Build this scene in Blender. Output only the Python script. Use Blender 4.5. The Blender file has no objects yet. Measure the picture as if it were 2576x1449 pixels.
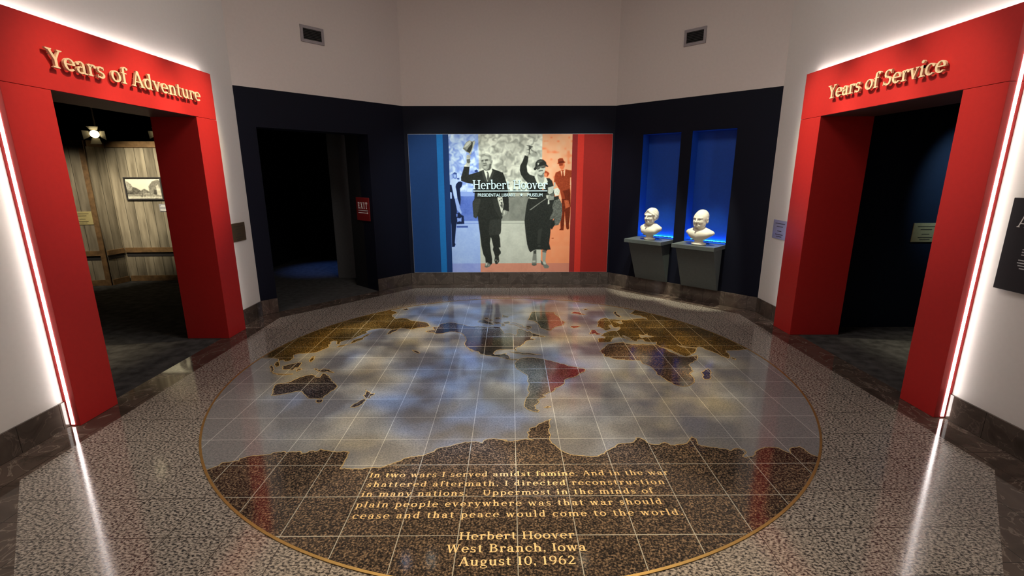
import bpy, bmesh, math, json, random
import numpy as np
from mathutils import Vector, Matrix, noise as mnoise
from mathutils.geometry import tessellate_polygon

SC = bpy.context.scene
COL = SC.collection
PI = math.pi

# ------------------------------------------------------------------ camera
cam_d = bpy.data.cameras.new('camera')
cam = bpy.data.objects.new('camera', cam_d); COL.objects.link(cam)
cam_d.sensor_width = 36.0
cam_d.lens = 36.0 * 1191.14 / 2576.0
cam_d.clip_start = 0.02; cam_d.clip_end = 100
_p, _r, _y = .2365, -.0021, .0043
fw = Vector((math.sin(_y)*math.cos(_p), math.cos(_y)*math.cos(_p), -math.sin(_p)))
rt = Vector((math.cos(_y), -math.sin(_y), 0)); up = rt.cross(fw)
r2 = math.cos(_r)*rt + math.sin(_r)*up; u2 = -math.sin(_r)*rt + math.cos(_r)*up
M = Matrix(((r2.x, u2.x, -fw.x), (r2.y, u2.y, -fw.y), (r2.z, u2.z, -fw.z))).to_4x4()
M.translation = Vector((-.006, -4.2877, 1.8083))
cam.matrix_world = M
SC.camera = cam

# ------------------------------------------------------------------ exposure, world
SC.view_settings.view_transform = 'Standard'
SC.view_settings.look = 'None'
SC.view_settings.exposure = 0.0
SC.view_settings.gamma = 1.0
SC.view_settings.use_curve_mapping = False
w = bpy.data.worlds.new('world'); SC.world = w; w.use_nodes = True
w.node_tree.nodes['Background'].inputs[0].default_value = (.02, .02, .022, 1)
w.node_tree.nodes['Background'].inputs[1].default_value = 0.05
SC.cycles.max_bounces = 8
SC.cycles.diffuse_bounces = 5
SC.cycles.glossy_bounces = 4
SC.cycles.sample_clamp_indirect = 4.0

# ------------------------------------------------------------------ lights of the room, with two added fills
def spot(name, loc, target, power, color, angle, blend=.5, radius=.04):
    d = bpy.data.lights.new(name, 'SPOT'); o = bpy.data.objects.new(name, d); COL.objects.link(o)
    d.energy = power; d.color = color; d.spot_size = math.radians(angle); d.spot_blend = blend; d.shadow_soft_size = radius
    o.location = loc
    o.rotation_euler = (Vector(target)-Vector(loc)).to_track_quat('-Z', 'Y').to_euler()
    return o
def area(name, loc, target, power, color, sx, sy):
    d = bpy.data.lights.new(name, 'AREA'); o = bpy.data.objects.new(name, d); COL.objects.link(o)
    d.shape = 'RECTANGLE'; d.size = sx; d.size_y = sy; d.energy = power; d.color = color
    o.location = loc
    o.rotation_euler = (Vector(target)-Vector(loc)).to_track_quat('-Z', 'Y').to_euler()
    return o
WARM = (1, .80, .56); COOL = (.86, .95, 1.0)
spot('spot_inscription', (.1, -.3, 4.7), (.03, -2.2, 0), 820, (1, .78, .48), 36, 1)
for _l, _c in (((1.21, 2.36, 4.5), (1, .86, .6)), ((-1.35, 2.39, 4.5), (1, 1, .9)), ((-1.76, 2.35, 4.5), (.45, .65, 1))): spot('spot_front', _l, (0, -2.2, 0), .7, _c, 40, 1, .02)
spot('spot_floor_left', (-1.2, -.6, 4.7), (-2.1, -1.9, 0), 230, (1, .88, .70), 44, 1)
spot('spot_floor_right', (1.2, -.6, 4.7), (1.5, -3.0, 0), 260, (1, .88, .70), 34, 1)
for _x in (-1.12, 0, 1.12): spot('spot_mural', (_x, .2, 4.6), (_x*.95, 3.5, 1.22), 500, (.93, 1, .97), 33, .8)
spot('spot_bust_rear', (1.62, 1.80, 4.6), (2.07, 2.74, 1.1), 860, (1, .97, .74), 17, .5)
spot('spot_bust_front', (2.05, 1.30, 4.6), (2.59, 2.2, 1.1), 860, (1, .97, .74), 17, .5)
for _a, _b, _k in ((-.35, -.62, .6), (.45, .10, 1), (1.15, .80, 1)):
    spot('spot_sign_left', (-1.35, _a, 4.6), (-3.19, _b, 2.20), 640*_k, (1, .82, .54), 25, 1)
    spot('spot_sign_right', (1.38, _a+.06, 4.6), (3.21, _b+.06, 2.20), 560*_k, (1, .92, .66), 25, 1)
spot('spot_exit', (-2.2, 2.55, 2.36), (-2.26, 3.06, 1.35), 9, (1, .9, .75), 60, 1)
spot('spot_wood', (-5.3, 1.9, 3.0), (-6.0, 3.88, 1.55), 520, (1, .90, .66), 44, .9)
spot('spot_wood_side', (-6.2, 1.6, 3.0), (-7.0, 3.46, 1.1), 230, (1, .88, .66), 44, .9)
spot('spot_alcove', (5.0, .1, 2.9), (5.05, 1.14, 1.75), 130, (.5, .75, 1), 40, 1)
spot('spot_passage', (-3.6, 5.0, 2.6), (-3.6, 4.9, 0), 160, (.12, .28, 1), 44, .9)
area('ceiling_fill', (0, -.3, 4.9), (0, -.3, 0), 80, (1, .93, .87), 2.2, 1.6)  # added fill without a real fixture, lifts the upper walls
area('hall_fill', (0, -6.2, 3.2), (0, 3, 3.6), 10, (1, .92, .85), 2.4, .8)  # added wash from behind the camera to brighten the walls

def gobo(name, loc, target, power, angle):
    """cloud projector over the map: a spot whose beam passes a mottled glass"""
    o = spot(name, loc, target, power, (1, 1, 1), angle, .35, .03)
    d = o.data; d.use_nodes = True; nt = d.node_tree
    em = nt.nodes['Emission']
    geo = nt.nodes.new('ShaderNodeNewGeometry')
    sep = nt.nodes.new('ShaderNodeSeparateXYZ'); nt.links.new(geo.outputs['Incoming'], sep.inputs[0])
    dx = nt.nodes.new('ShaderNodeMath'); dx.operation = 'DIVIDE'; nt.links.new(sep.outputs[0], dx.inputs[0]); nt.links.new(sep.outputs[2], dx.inputs[1])
    dy = nt.nodes.new('ShaderNodeMath'); dy.operation = 'DIVIDE'; nt.links.new(sep.outputs[1], dy.inputs[0]); nt.links.new(sep.outputs[2], dy.inputs[1])
    cb = nt.nodes.new('ShaderNodeCombineXYZ'); nt.links.new(dx.outputs[0], cb.inputs[0]); nt.links.new(dy.outputs[0], cb.inputs[1])
    n1 = nt.nodes.new('ShaderNodeTexNoise'); n1.inputs['Scale'].default_value = 9.5; n1.inputs['Detail'].default_value = 2.5; nt.links.new(cb.outputs[0], n1.inputs['Vector'])
    r1 = nt.nodes.new('ShaderNodeValToRGB'); nt.links.new(n1.outputs['Fac'], r1.inputs[0])
    e = r1.color_ramp.elements; e[0].position = .40; e[0].color = (.07, .07, .085, 1); e[1].position = .64; e[1].color = (1, 1, 1, 1)
    # glass tint: warm towards the two sides, blue through the middle
    n2 = nt.nodes.new('ShaderNodeTexNoise'); n2.inputs['Scale'].default_value = 6.0; n2.inputs['Detail'].default_value = 1.5
    mp = nt.nodes.new('ShaderNodeMapping'); mp.inputs['Location'].default_value = (3.1, 1.7, .5); nt.links.new(cb.outputs[0], mp.inputs[0]); nt.links.new(mp.outputs[0], n2.inputs['Vector'])
    ab = nt.nodes.new('ShaderNodeMath'); ab.operation = 'ABSOLUTE'; nt.links.new(dx.outputs[0], ab.inputs[0])
    ml = nt.nodes.new('ShaderNodeMath'); ml.operation = 'MULTIPLY_ADD'; nt.links.new(ab.outputs[0], ml.inputs[0]); ml.inputs[1].default_value = .62
    nt.links.new(n2.outputs['Fac'], ml.inputs[2])
    r2_ = nt.nodes.new('ShaderNodeValToRGB'); nt.links.new(ml.outputs[0], r2_.inputs[0])
    e = r2_.color_ramp.elements; e[0].position = .50; e[0].color = (.30, .52, 1, 1); e[1].position = .78; e[1].color = (1, .70, .26, 1)
    k = r2_.color_ramp.elements.new(.62); k.color = (.92, .86, .74, 1)
    mx = nt.nodes.new('ShaderNodeMix'); mx.data_type = 'RGBA'; mx.blend_type = 'MULTIPLY'; mx.inputs[0].default_value = 1
    nt.links.new(r1.outputs[0], mx.inputs[6]); nt.links.new(r2_.outputs[0], mx.inputs[7])
    nt.links.new(mx.outputs[2], em.inputs['Color'])
    return o
gobo('gobo_map', (-.36, .9, 4.7), (-.1, .45, 0), 1350, 55)

# ------------------------------------------------------------------ helpers
class MB:
    def __init__(s): s.v = []; s.f = []; s.m = []
    def add(s, vs, fs, m=0):
        b = len(s.v); s.v += [tuple(x) for x in vs]; s.f += [tuple(i+b for i in f) for f in fs]; s.m += [m]*len(fs)
    def box(s, x0, x1, y0, y1, z0, z1, m=0):
        s.add([(x0,y0,z0),(x1,y0,z0),(x1,y1,z0),(x0,y1,z0),(x0,y0,z1),(x1,y0,z1),(x1,y1,z1),(x0,y1,z1)],
              [(3,2,1,0),(4,5,6,7),(0,1,5,4),(1,2,6,5),(2,3,7,6),(3,0,4,7)], m)
    def poly(s, pts, m=0):
        tri = tessellate_polygon([[Vector(p) for p in pts]])
        s.add(pts, [tuple(t) for t in tri], m)
    def slab(s, pts, z0, z1, m=0):
        """flat outline pts (x, y) given a thickness"""
        n = len(pts); a = sum(pts[i][0]*pts[(i+1)%n][1]-pts[(i+1)%n][0]*pts[i][1] for i in range(n))
        if a < 0: pts = pts[::-1]
        tri = tessellate_polygon([[Vector((p[0], p[1], 0)) for p in pts]])
        vs = [(p[0], p[1], z0) for p in pts]+[(p[0], p[1], z1) for p in pts]
        fs = []
        for t in tri:
            t = list(t); (ax, ay), (bx, by), (cx, cy) = (pts[k] for k in t)
            if (bx-ax)*(cy-ay)-(by-ay)*(cx-ax) < 0: t = t[::-1]
            fs.append(tuple(k+n for k in t)); fs.append(tuple(t[::-1]))
        for i in range(n):
            j = (i+1) % n; fs.append((i, j, j+n, i+n))
        s.add(vs, fs, m)
    def cyl(s, c, r, z0, z1, n=24, m=0, r1=None):
        r1 = r if r1 is None else r1
        vs = [(c[0]+r*math.cos(2*PI*i/n), c[1]+r*math.sin(2*PI*i/n), z0) for i in range(n)]+[(c[0]+r1*math.cos(2*PI*i/n), c[1]+r1*math.sin(2*PI*i/n), z1) for i in range(n)]
        s.add(vs, [tuple(range(n-1,-1,-1)), tuple(range(n, 2*n))]+[(i,(i+1)%n,(i+1)%n+n,i+n) for i in range(n)], m)
    def tube(s, a, b, r, n=12, m=0):
        a = Vector(a); b = Vector(b); d = (b-a).normalized(); q = d.to_track_quat('Z', 'Y')
        vs = []
        for c in (a, b):
            for i in range(n): vs.append(c+q @ Vector((r*math.cos(2*PI*i/n), r*math.sin(2*PI*i/n), 0)))
        s.add(vs, [tuple(range(n-1,-1,-1)), tuple(range(n, 2*n))]+[(i,(i+1)%n,(i+1)%n+n,i+n) for i in range(n)], m)
    def build(s, name, mats, parent=None, bevel=0, smooth=False, mw=None):
        me = bpy.data.meshes.new(name); me.from_pydata(s.v, [], s.f)
        if not isinstance(mats, (list, tuple)): mats = [mats]
        for k in mats: me.materials.append(k)
        me.polygons.foreach_set('material_index', s.m)
        if smooth: me.polygons.foreach_set('use_smooth', [True]*len(s.f))
        me.update()
        o = bpy.data.objects.new(name, me); COL.objects.link(o)
        if parent is not None: o.parent = parent
        if mw is not None: o.matrix_world = mw
        if bevel:
            b = o.modifiers.new('bevel', 'BEVEL'); b.width = bevel; b.segments = 2; b.limit_method = 'ANGLE'
        return o

def tag(o, label=None, cat=None, group=None, kind=None):
    if label: o['label'] = label
    if cat: o['category'] = cat
    if group: o['group'] = group
    if kind: o['kind'] = kind
    return o
def thing(name, label, cat, loc=(0,0,0), rz=0, group=None):
    o = bpy.data.objects.new(name, None); COL.objects.link(o); o.location = loc; o.rotation_euler = (0,0,rz)
    o.empty_display_size = .1
    return tag(o, label, cat, group)
def struct(o): o['kind'] = 'structure'; return o

# ------------------------------------------------------------------ materials
def newmat(name):
    m = bpy.data.materials.new(name); m.use_nodes = True
    return m, m.node_tree, m.node_tree.nodes['Principled BSDF']
def plain(name, col, rough=.6, metal=0, spec=.5, mottling=.06, scale=30, bump=0):
    m, nt, p = newmat(name)
    tc = nt.nodes.new('ShaderNodeTexCoord'); n = nt.nodes.new('ShaderNodeTexNoise'); n.inputs['Scale'].default_value = scale; n.inputs['Detail'].default_value = 3
    nt.links.new(tc.outputs['Object'], n.inputs['Vector'])
    r = nt.nodes.new('ShaderNodeValToRGB'); nt.links.new(n.outputs['Fac'], r.inputs[0])
    r.color_ramp.elements[0].position = .3; r.color_ramp.elements[1].position = .7
    r.color_ramp.elements[0].color = tuple(c*(1-mottling) for c in col)+(1,); r.color_ramp.elements[1].color = tuple(min(1, c*(1+mottling)) for c in col)+(1,)
    nt.links.new(r.outputs[0], p.inputs['Base Color'])
    p.inputs['Roughness'].default_value = rough; p.inputs['Metallic'].default_value = metal; p.inputs['Specular IOR Level'].default_value = spec
    if bump:
        b = nt.nodes.new('ShaderNodeBump'); b.inputs['Strength'].default_value = bump; b.inputs['Distance'].default_value = .002
        n2 = nt.nodes.new('ShaderNodeTexNoise'); n2.inputs['Scale'].default_value = scale*8; nt.links.new(tc.outputs['Object'], n2.inputs['Vector'])
        nt.links.new(n2.outputs['Fac'], b.inputs['Height']); nt.links.new(b.outputs[0], p.inputs['Normal'])
    return m
def emit(name, col, strength):
    m, nt, p = newmat(name)
    p.inputs['Base Color'].default_value = (.8,.8,.8,1); p.inputs['Emission Color'].default_value = col+(1,); p.inputs['Emission Strength'].default_value = strength
    return m
def mth(nt, op, a, b=None, c=None):
    n = nt.nodes.new('ShaderNodeMath'); n.operation = op
    for i, x in enumerate((a, b, c)):
        if x is None: continue
        if isinstance(x, (int, float)): n.inputs[i].default_value = x
        else: nt.links.new(x, n.inputs[i])
    return n.outputs[0]
def joint(nt, co, T, off, width):
    """1 on the joint lines of a square grid along one coordinate"""
    f = mth(nt, 'FRACT', mth(nt, 'DIVIDE', mth(nt, 'SUBTRACT', co, off-100*T), T))
    d = mth(nt, 'ABSOLUTE', mth(nt, 'SUBTRACT', f, .5))
    return mth(nt, 'GREATER_THAN', d, .5-width/T/2)
T = .3048; GX = .028; GY = -2.2204
def granite(name, stops, scale, rough, grid=None, jcol=None, jw=.003, rot=0, detail=3, tiles=None, stretch=None, split=None, spec=.5, coat=0, tilevar=0):
    """speckled polished stone: noise through a ramp, optional tile joints and tile-to-tile stone changes"""
    m, nt, p = newmat(name)
    tc = nt.nodes.new('ShaderNodeTexCoord'); mp = nt.nodes.new('ShaderNodeMapping'); mp.inputs['Rotation'].default_value = (0,0,rot); nt.links.new(tc.outputs['Object'], mp.inputs[0])
    n = nt.nodes.new('ShaderNodeTexNoise'); n.inputs['Scale'].default_value = scale; n.inputs['Detail'].default_value = detail; n.inputs['Roughness'].default_value = .6
    if stretch:
        m2 = nt.nodes.new('ShaderNodeMapping'); m2.inputs['Rotation'].default_value = (0,0,stretch[0]); m2.inputs['Scale'].default_value = (1, stretch[1], 1)
        nt.links.new(tc.outputs['Object'], m2.inputs[0]); nt.links.new(m2.outputs[0], n.inputs['Vector'])
    else: nt.links.new(tc.outputs['Object'], n.inputs['Vector'])
    def ramp(st):
        r = nt.nodes.new('ShaderNodeValToRGB'); nt.links.new(n.outputs['Fac'], r.inputs[0]); cr = r.color_ramp
        while len(cr.elements) < len(st): cr.elements.new(.5)
        for e, (pos, c) in zip(cr.elements, st): e.position = pos; e.color = tuple(c)+(1,)
        return r.outputs[0]
    col = ramp(stops)
    sep = nt.nodes.new('ShaderNodeSeparateXYZ'); nt.links.new(mp.outputs[0], sep.inputs[0])
    def mix(f, a, b, mode='MIX'):
        x = nt.nodes.new('ShaderNodeMix'); x.data_type = 'RGBA'; x.blend_type = mode
        if isinstance(f, (int, float)): x.inputs[0].default_value = f
        else: nt.links.new(f, x.inputs[0])
        for k, q in ((6, a), (7, b)):
            if isinstance(q, tuple): x.inputs[k].default_value = q+(1,)
            else: nt.links.new(q, x.inputs[k])
        return x.outputs[2]
    if split: col = mix(mth(nt, 'GREATER_THAN', sep.outputs[0], split[0]), col, ramp(split[1]))
    if tiles or tilevar:
        cx = mth(nt, 'FLOOR', mth(nt, 'DIVIDE', mth(nt, 'SUBTRACT', sep.outputs[0], GX), T*(1 if tilevar else .75))); cy = mth(nt, 'FLOOR', mth(nt, 'DIVIDE', mth(nt, 'SUBTRACT', sep.outputs[1], GY), T))
        cb = nt.nodes.new('ShaderNodeCombineXYZ'); nt.links.new(cx, cb.inputs[0]); nt.links.new(cy, cb.inputs[1])
        wn = nt.nodes.new('ShaderNodeTexWhiteNoise'); nt.links.new(cb.outputs[0], wn.inputs['Vector'])
        if tiles:
            r = nt.nodes.new('ShaderNodeValToRGB'); r.color_ramp.interpolation = 'CONSTANT'; nt.links.new(wn.outputs['Value'], r.inputs[0]); cr = r.color_ramp
            while len(cr.elements) < len(tiles): cr.elements.new(.5)
            for i, (e, c) in enumerate(zip(cr.elements, tiles)): e.position = i/len(tiles); e.color = tuple(c)+(1,)
            col = mix(1.0, col, r.outputs[0], 'MULTIPLY')
        else:
            v = mth(nt, 'MULTIPLY_ADD', wn.outputs['Value'], tilevar, 1-tilevar/2)
            cc = nt.nodes.new('ShaderNodeCombineColor')
            for k in range(3): nt.links.new(v, cc.inputs[k])
            col = mix(1.0, col, cc.outputs[0], 'MULTIPLY')
    if grid:
        gx, gy = grid
        j = None
        if gx is not None: j = joint(nt, sep.outputs[0], T, gx, jw)
        if gy is not None:
            k = joint(nt, sep.outputs[1], T, gy, jw); j = k if j is None else mth(nt, 'MAXIMUM', j, k)
        col = mix(j, col, jcol)
    nt.links.new(col, p.inputs['Base Color'])
    p.inputs['Roughness'].default_value = rough; p.inputs['Specular IOR Level'].default_value = spec
    b = nt.nodes.new('ShaderNodeBump'); b.inputs['Strength'].default_value = .06; b.inputs['Distance'].default_value = .002
    nt.links.new(n.outputs['Fac'], b.inputs['Height']); nt.links.new(b.outputs[0], p.inputs['Normal'])
    return m
def marble(name, base, vein, rough, scale=5, grid=None, jcol=(.02,.016,.013)):
    m, nt, p = newmat(name)
    tc = nt.nodes.new('ShaderNodeTexCoord')
    n = nt.nodes.new('ShaderNodeTexNoise'); n.inputs['Scale'].default_value = scale; n.inputs['Detail'].default_value = 6; n.inputs['Distortion'].default_value = 1.2; nt.links.new(tc.outputs['Object'], n.inputs['Vector'])
    r = nt.nodes.new('ShaderNodeValToRGB'); nt.links.new(n.outputs['Fac'], r.inputs[0]); cr = r.color_ramp
    cr.elements[0].position = .3; cr.elements[0].color = tuple(c*.6 for c in base)+(1,); cr.elements[1].position = .8; cr.elements[1].color = tuple(c*1.3 for c in base)+(1,)
    a = cr.elements.new(.5); a.color = base+(1,); a = cr.elements.new(.515); a.color = vein+(1,); a = cr.elements.new(.53); a.color = base+(1,)
    col = r.outputs[0]
    if grid:
        sep = nt.nodes.new('ShaderNodeSeparateXYZ'); nt.links.new(tc.outputs['Object'], sep.inputs[0])
        j = joint(nt, sep.outputs[0], T, grid[0], .004)
        if len(grid) > 1: j = mth(nt, 'MAXIMUM', j, joint(nt, sep.outputs[1], T, grid[1], .004))
        x = nt.nodes.new('ShaderNodeMix'); x.data_type = 'RGBA'; nt.links.new(j, x.inputs[0]); nt.links.new(col, x.inputs[6]); x.inputs[7].default_value = jcol+(1,); col = x.outputs[2]
    nt.links.new(col, p.inputs['Base Color']); p.inputs['Roughness'].default_value = rough
    return m
def wood(name, base=(.25,.205,.14)):
    m, nt, p = newmat(name)
    tc = nt.nodes.new('ShaderNodeTexCoord'); sep = nt.nodes.new('ShaderNodeSeparateXYZ'); nt.links.new(tc.outputs['Object'], sep.inputs[0])
    pl_ = mth(nt, 'FLOOR', mth(nt, 'DIVIDE', sep.outputs[0], .15))
    wn = nt.nodes.new('ShaderNodeTexWhiteNoise'); wn.noise_dimensions = '1D'; nt.links.new(pl_, wn.inputs['W'])
    mp = nt.nodes.new('ShaderNodeMapping'); mp.inputs['Scale'].default_value = (13, 13, 1.6); nt.links.new(tc.outputs['Object'], mp.inputs[0])
    off = nt.nodes.new('ShaderNodeCombineXYZ'); nt.links.new(mth(nt, 'MULTIPLY', wn.outputs['Value'], 30), off.inputs[2]); nt.links.new(off.outputs[0], mp.inputs['Location'])
    n = nt.nodes.new('ShaderNodeTexNoise'); n.inputs['Scale'].default_value = 1; n.inputs['Detail'].default_value = 6; nt.links.new(mp.outputs[0], n.inputs['Vector'])
    r = nt.nodes.new('ShaderNodeValToRGB'); nt.links.new(n.outputs['Fac'], r.inputs[0]); cr = r.color_ramp
    cr.elements[0].position = .3; cr.elements[0].color = tuple(c*.5 for c in base)+(1,); cr.elements[1].position = .70; cr.elements[1].color = (base[0]*1.35, base[1]*1.4, base[2]*1.5, 1)
    v = mth(nt, 'MULTIPLY_ADD', wn.outputs['Value'], .5, .75)
    gap = joint(nt, sep.outputs[0], .15, 0, .007); v = mth(nt, 'MULTIPLY', v, mth(nt, 'MULTIPLY_ADD', gap, -.75, 1))
    cc = nt.nodes.new('ShaderNodeCombineColor')
    for k in range(3): nt.links.new(v, cc.inputs[k])
    x = nt.nodes.new('ShaderNodeMix'); x.data_type = 'RGBA'; x.blend_type = 'MULTIPLY'; x.inputs[0].default_value = 1; nt.links.new(r.outputs[0], x.inputs[6]); nt.links.new(cc.outputs[0], x.inputs[7])
    nt.links.new(x.outputs[2], p.inputs['Base Color']); p.inputs['Roughness'].default_value = .7
    return m
def printed(name):
    m, nt, p = newmat(name); a = nt.nodes.new('ShaderNodeVertexColor'); a.layer_name = 'print'
    nt.links.new(a.outputs[0], p.inputs['Base Color']); p.inputs['Roughness'].default_value = .75; p.inputs['Specular IOR Level'].default_value = .1
    return m

MAT = {}
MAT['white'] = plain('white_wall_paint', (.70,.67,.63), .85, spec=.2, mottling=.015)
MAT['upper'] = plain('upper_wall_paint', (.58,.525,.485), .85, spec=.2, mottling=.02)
MAT['navy'] = plain('navy_wall_paint', (.0036,.0044,.0105), .6, spec=.12, mottling=.05)
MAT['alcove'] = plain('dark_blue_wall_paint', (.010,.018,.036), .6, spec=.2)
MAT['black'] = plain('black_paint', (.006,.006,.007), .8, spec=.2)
MAT['red'] = plain('red_panel_paint', (.54,.024,.022), .42, spec=.35, mottling=.03, bump=.05)
MAT['jamb'] = plain('dark_red_jamb', (.30,.010,.014), .5, spec=.3)
MAT['cream'] = plain('cream_letter_acrylic', (.80,.60,.40), .5, spec=.3)
MAT['led'] = emit('led_strip', (1, .94, .91), 15)
MAT['granite'] = granite('speckled_grey_granite', [(.36,(.024,.023,.026)),(.44,(.09,.080,.072)),(.50,(.26,.225,.19)),(.60,(.42,.365,.31)),(.75,(.50,.44,.38))], 62, .10, grid=(GX,GY+.02), jcol=(.05,.04,.035), jw=.004, rot=-.0127, detail=4, stretch=(.5,1.5))
MAT['border'] = marble('brown_border_marble', (.080,.058,.046), (.20,.16,.13), .05, 4, grid=(.017,.03))
MAT['base'] = marble('brown_baseboard_marble', (.075,.058,.047), (.13,.10,.085), .09, 5, grid=(.1,))
MAT['ocean'] = granite('grey_slate', [(.25,(.125,.128,.13)),(.5,(.205,.207,.207)),(.75,(.29,.285,.275))], 90, .08, grid=(GX,GY), jcol=(.46,.46,.43), jw=.0046, detail=4, tilevar=.16)
BR = [(.36,(.014,.012,.011)),(.47,(.040,.032,.026)),(.56,(.125,.085,.055)),(.66,(.30,.205,.125))]
MAT['antarctica'] = granite('brown_speckled_granite', BR, 95, .07, grid=(GX,GY), jcol=(.42,.40,.33), jw=.005, detail=3, tilevar=.2)
DK = [(.35,(.014,.012,.012)),(.52,(.045,.036,.034)),(.70,(.17,.13,.11))]
MAT['dark'] = granite('dark_speckled_granite', DK, 80, .10, grid=(GX,GY), jcol=(.40,.38,.34), jw=.005)
MAT['brown'] = granite('brown_granite', [(.36,(.02,.014,.01)),(.52,(.075,.045,.026)),(.72,(.25,.155,.085))], 70, .10, grid=(GX,GY), jcol=(.45,.40,.33), jw=.005, tilevar=.5)
MAT['ocher'] = granite('brown_granite_gold_lit', [(.36,(.025,.017,.006)),(.52,(.095,.058,.016)),(.72,(.26,.17,.06))], 75, .10, grid=(GX,GY), jcol=(.42,.35,.22), jw=.005, tilevar=.5)  # brown stone with the projector's yellow light put into its colour
MAT['red_stone'] = granite('red_granite', [(.36,(.05,.012,.012)),(.52,(.14,.035,.028)),(.72,(.28,.11,.085))], 80, .10, grid=(GX,GY), jcol=(.40,.36,.32), jw=.005)
GR = [(.36,(.022,.024,.018)),(.52,(.06,.062,.045)),(.72,(.17,.165,.12))]
RS = [(.36,(.05,.014,.014)),(.52,(.15,.04,.036)),(.72,(.27,.11,.095))]
MAT['greenland'] = granite('green_and_red_granite', GR, 80, .10, grid=(GX,GY), jcol=(.42,.40,.36), jw=.005, split=(.47, RS))
MAT['samerica'] = granite('olive_and_red_granite', [(.36,(.03,.026,.02)),(.52,(.09,.075,.055)),(.72,(.24,.19,.14))], 80, .10, grid=(GX,GY), jcol=(.46,.44,.40), jw=.005, split=(.335, RS))
MAT['mixed'] = granite('patchwork_granite', [(.36,(.03,.026,.024)),(.52,(.085,.072,.064)),(.72,(.22,.18,.16))], 80, .10, grid=(GX,GY), jcol=(.46,.44,.40), jw=.005, tiles=[(.55,.55,.75),(.9,.8,.7),(.6,.45,.40),(.5,.55,.45),(1.25,1.2,1.0),(.4,.38,.36)])
MAT['grey'] = granite('pale_grey_granite', [(.36,(.08,.08,.08)),(.55,(.2,.2,.2)),(.75,(.3,.3,.3))], 80, .25)
MAT['sea'] = granite('pale_slate', [(.25,(.19,.175,.15)),(.75,(.33,.30,.25))], 90, .26)
MAT['brass'] = plain('brass', (.50,.32,.11), .40, metal=.8, mottling=.08)
MAT['edging'] = plain('dull_brass_edging', (.48,.35,.16), .45, metal=.2, spec=.4, mottling=.15)
MAT['gold'] = plain('gold_inlay', (.85,.60,.27), .45, metal=.15, spec=.4, mottling=.06)
MAT['shelf'] = plain('dark_grey_laminate', (.092,.108,.106), .42, spec=.4)
MAT['plaster'] = plain('ivory_plaster', (.72,.70,.60), .6, spec=.3, mottling=.02)
MAT['blueled'] = emit('blue_led_strip', (.0, .24, 1), 115)
MAT['niche'] = plain('blue_niche_paint', (.006,.06,.36), .55, spec=.3)
MAT['ltr'] = plain('pale_cyan_acrylic', (.72,.93,.95), .35, spec=.5, mottling=.01)
MAT['print'] = printed('printed_vinyl')
MAT['mblue'] = plain('printed_navy_blue', (.010,.044,.155), .7, spec=.15, mottling=.04)
MAT['mbright'] = plain('printed_bright_blue', (.012,.16,.46), .7, spec=.15, mottling=.04)
MAT['mdblue'] = plain('printed_dark_blue', (.010,.040,.15), .7, spec=.15, mottling=.04)
MAT['mred'] = plain('printed_red', (.33,.020,.015), .7, spec=.15, mottling=.04)
MAT['mbred'] = plain('printed_bright_red', (.60,.035,.022), .7, spec=.15, mottling=.04)
MAT['mdred'] = plain('printed_dark_red', (.26,.022,.020), .7, spec=.15, mottling=.04)
MAT['edge'] = plain('pale_panel_edge', (.55,.55,.55), .5)
MAT['vent'] = plain('grey_vent_metal', (.26,.235,.24), .5, metal=.2)
MAT['ventdark'] = plain('dark_vent_louvre', (.03,.028,.026), .5)
MAT['bronze'] = plain('bronze_plaque', (.16,.115,.06), .35, metal=.6)  # dark brown reflection put into the metal's base colour
MAT['palegrey'] = plain('pale_plaque', (.50,.50,.56), .35, metal=.5)  # bluish reflection put into the brass plaque's colour; the caption card shares it
MAT['goldplq'] = plain('gold_plaque', (.60,.50,.24), .4, metal=.2)
MAT['ink'] = plain('engraved_ink', (.05,.04,.025), .6)
MAT['exit'] = plain('maroon_sign', (.16,.010,.010), .4)
MAT['whiteink'] = plain('white_ink', (.85,.83,.80), .5)
MAT['greyink'] = plain('grey_ink', (.45,.45,.46), .5)
MAT['panel'] = plain('charcoal_panel', (.012,.011,.014), .45)
MAT['carpet'] = plain('charcoal_carpet', (.060,.058,.056), .95, spec=.1, mottling=.45, scale=9, bump=.5)
MAT['carpetg'] = plain('grey_carpet', (.05,.049,.048), .95, spec=.1, mottling=.25, scale=12, bump=.5)
MAT['wood'] = wood('weathered_planks')
MAT['woodtrim'] = plain('brown_wood_trim', (.17,.095,.04), .6, mottling=.3, scale=14)
MAT['wooddark'] = plain('dark_wood_finish', (.02,.017,.018), .7)  # dark strip below the gallery rail, also the picture frame
MAT['lens'] = emit('warm_lamp_lens', (1, .84, .50), 4)
MAT['lampmetal'] = plain('lamp_metal', (.55,.50,.38), .4, metal=.6)
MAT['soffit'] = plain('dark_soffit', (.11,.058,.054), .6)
MAT['greywall'] = plain('grey_wall_paint', (.085,.085,.088), .8, spec=.2)

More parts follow.
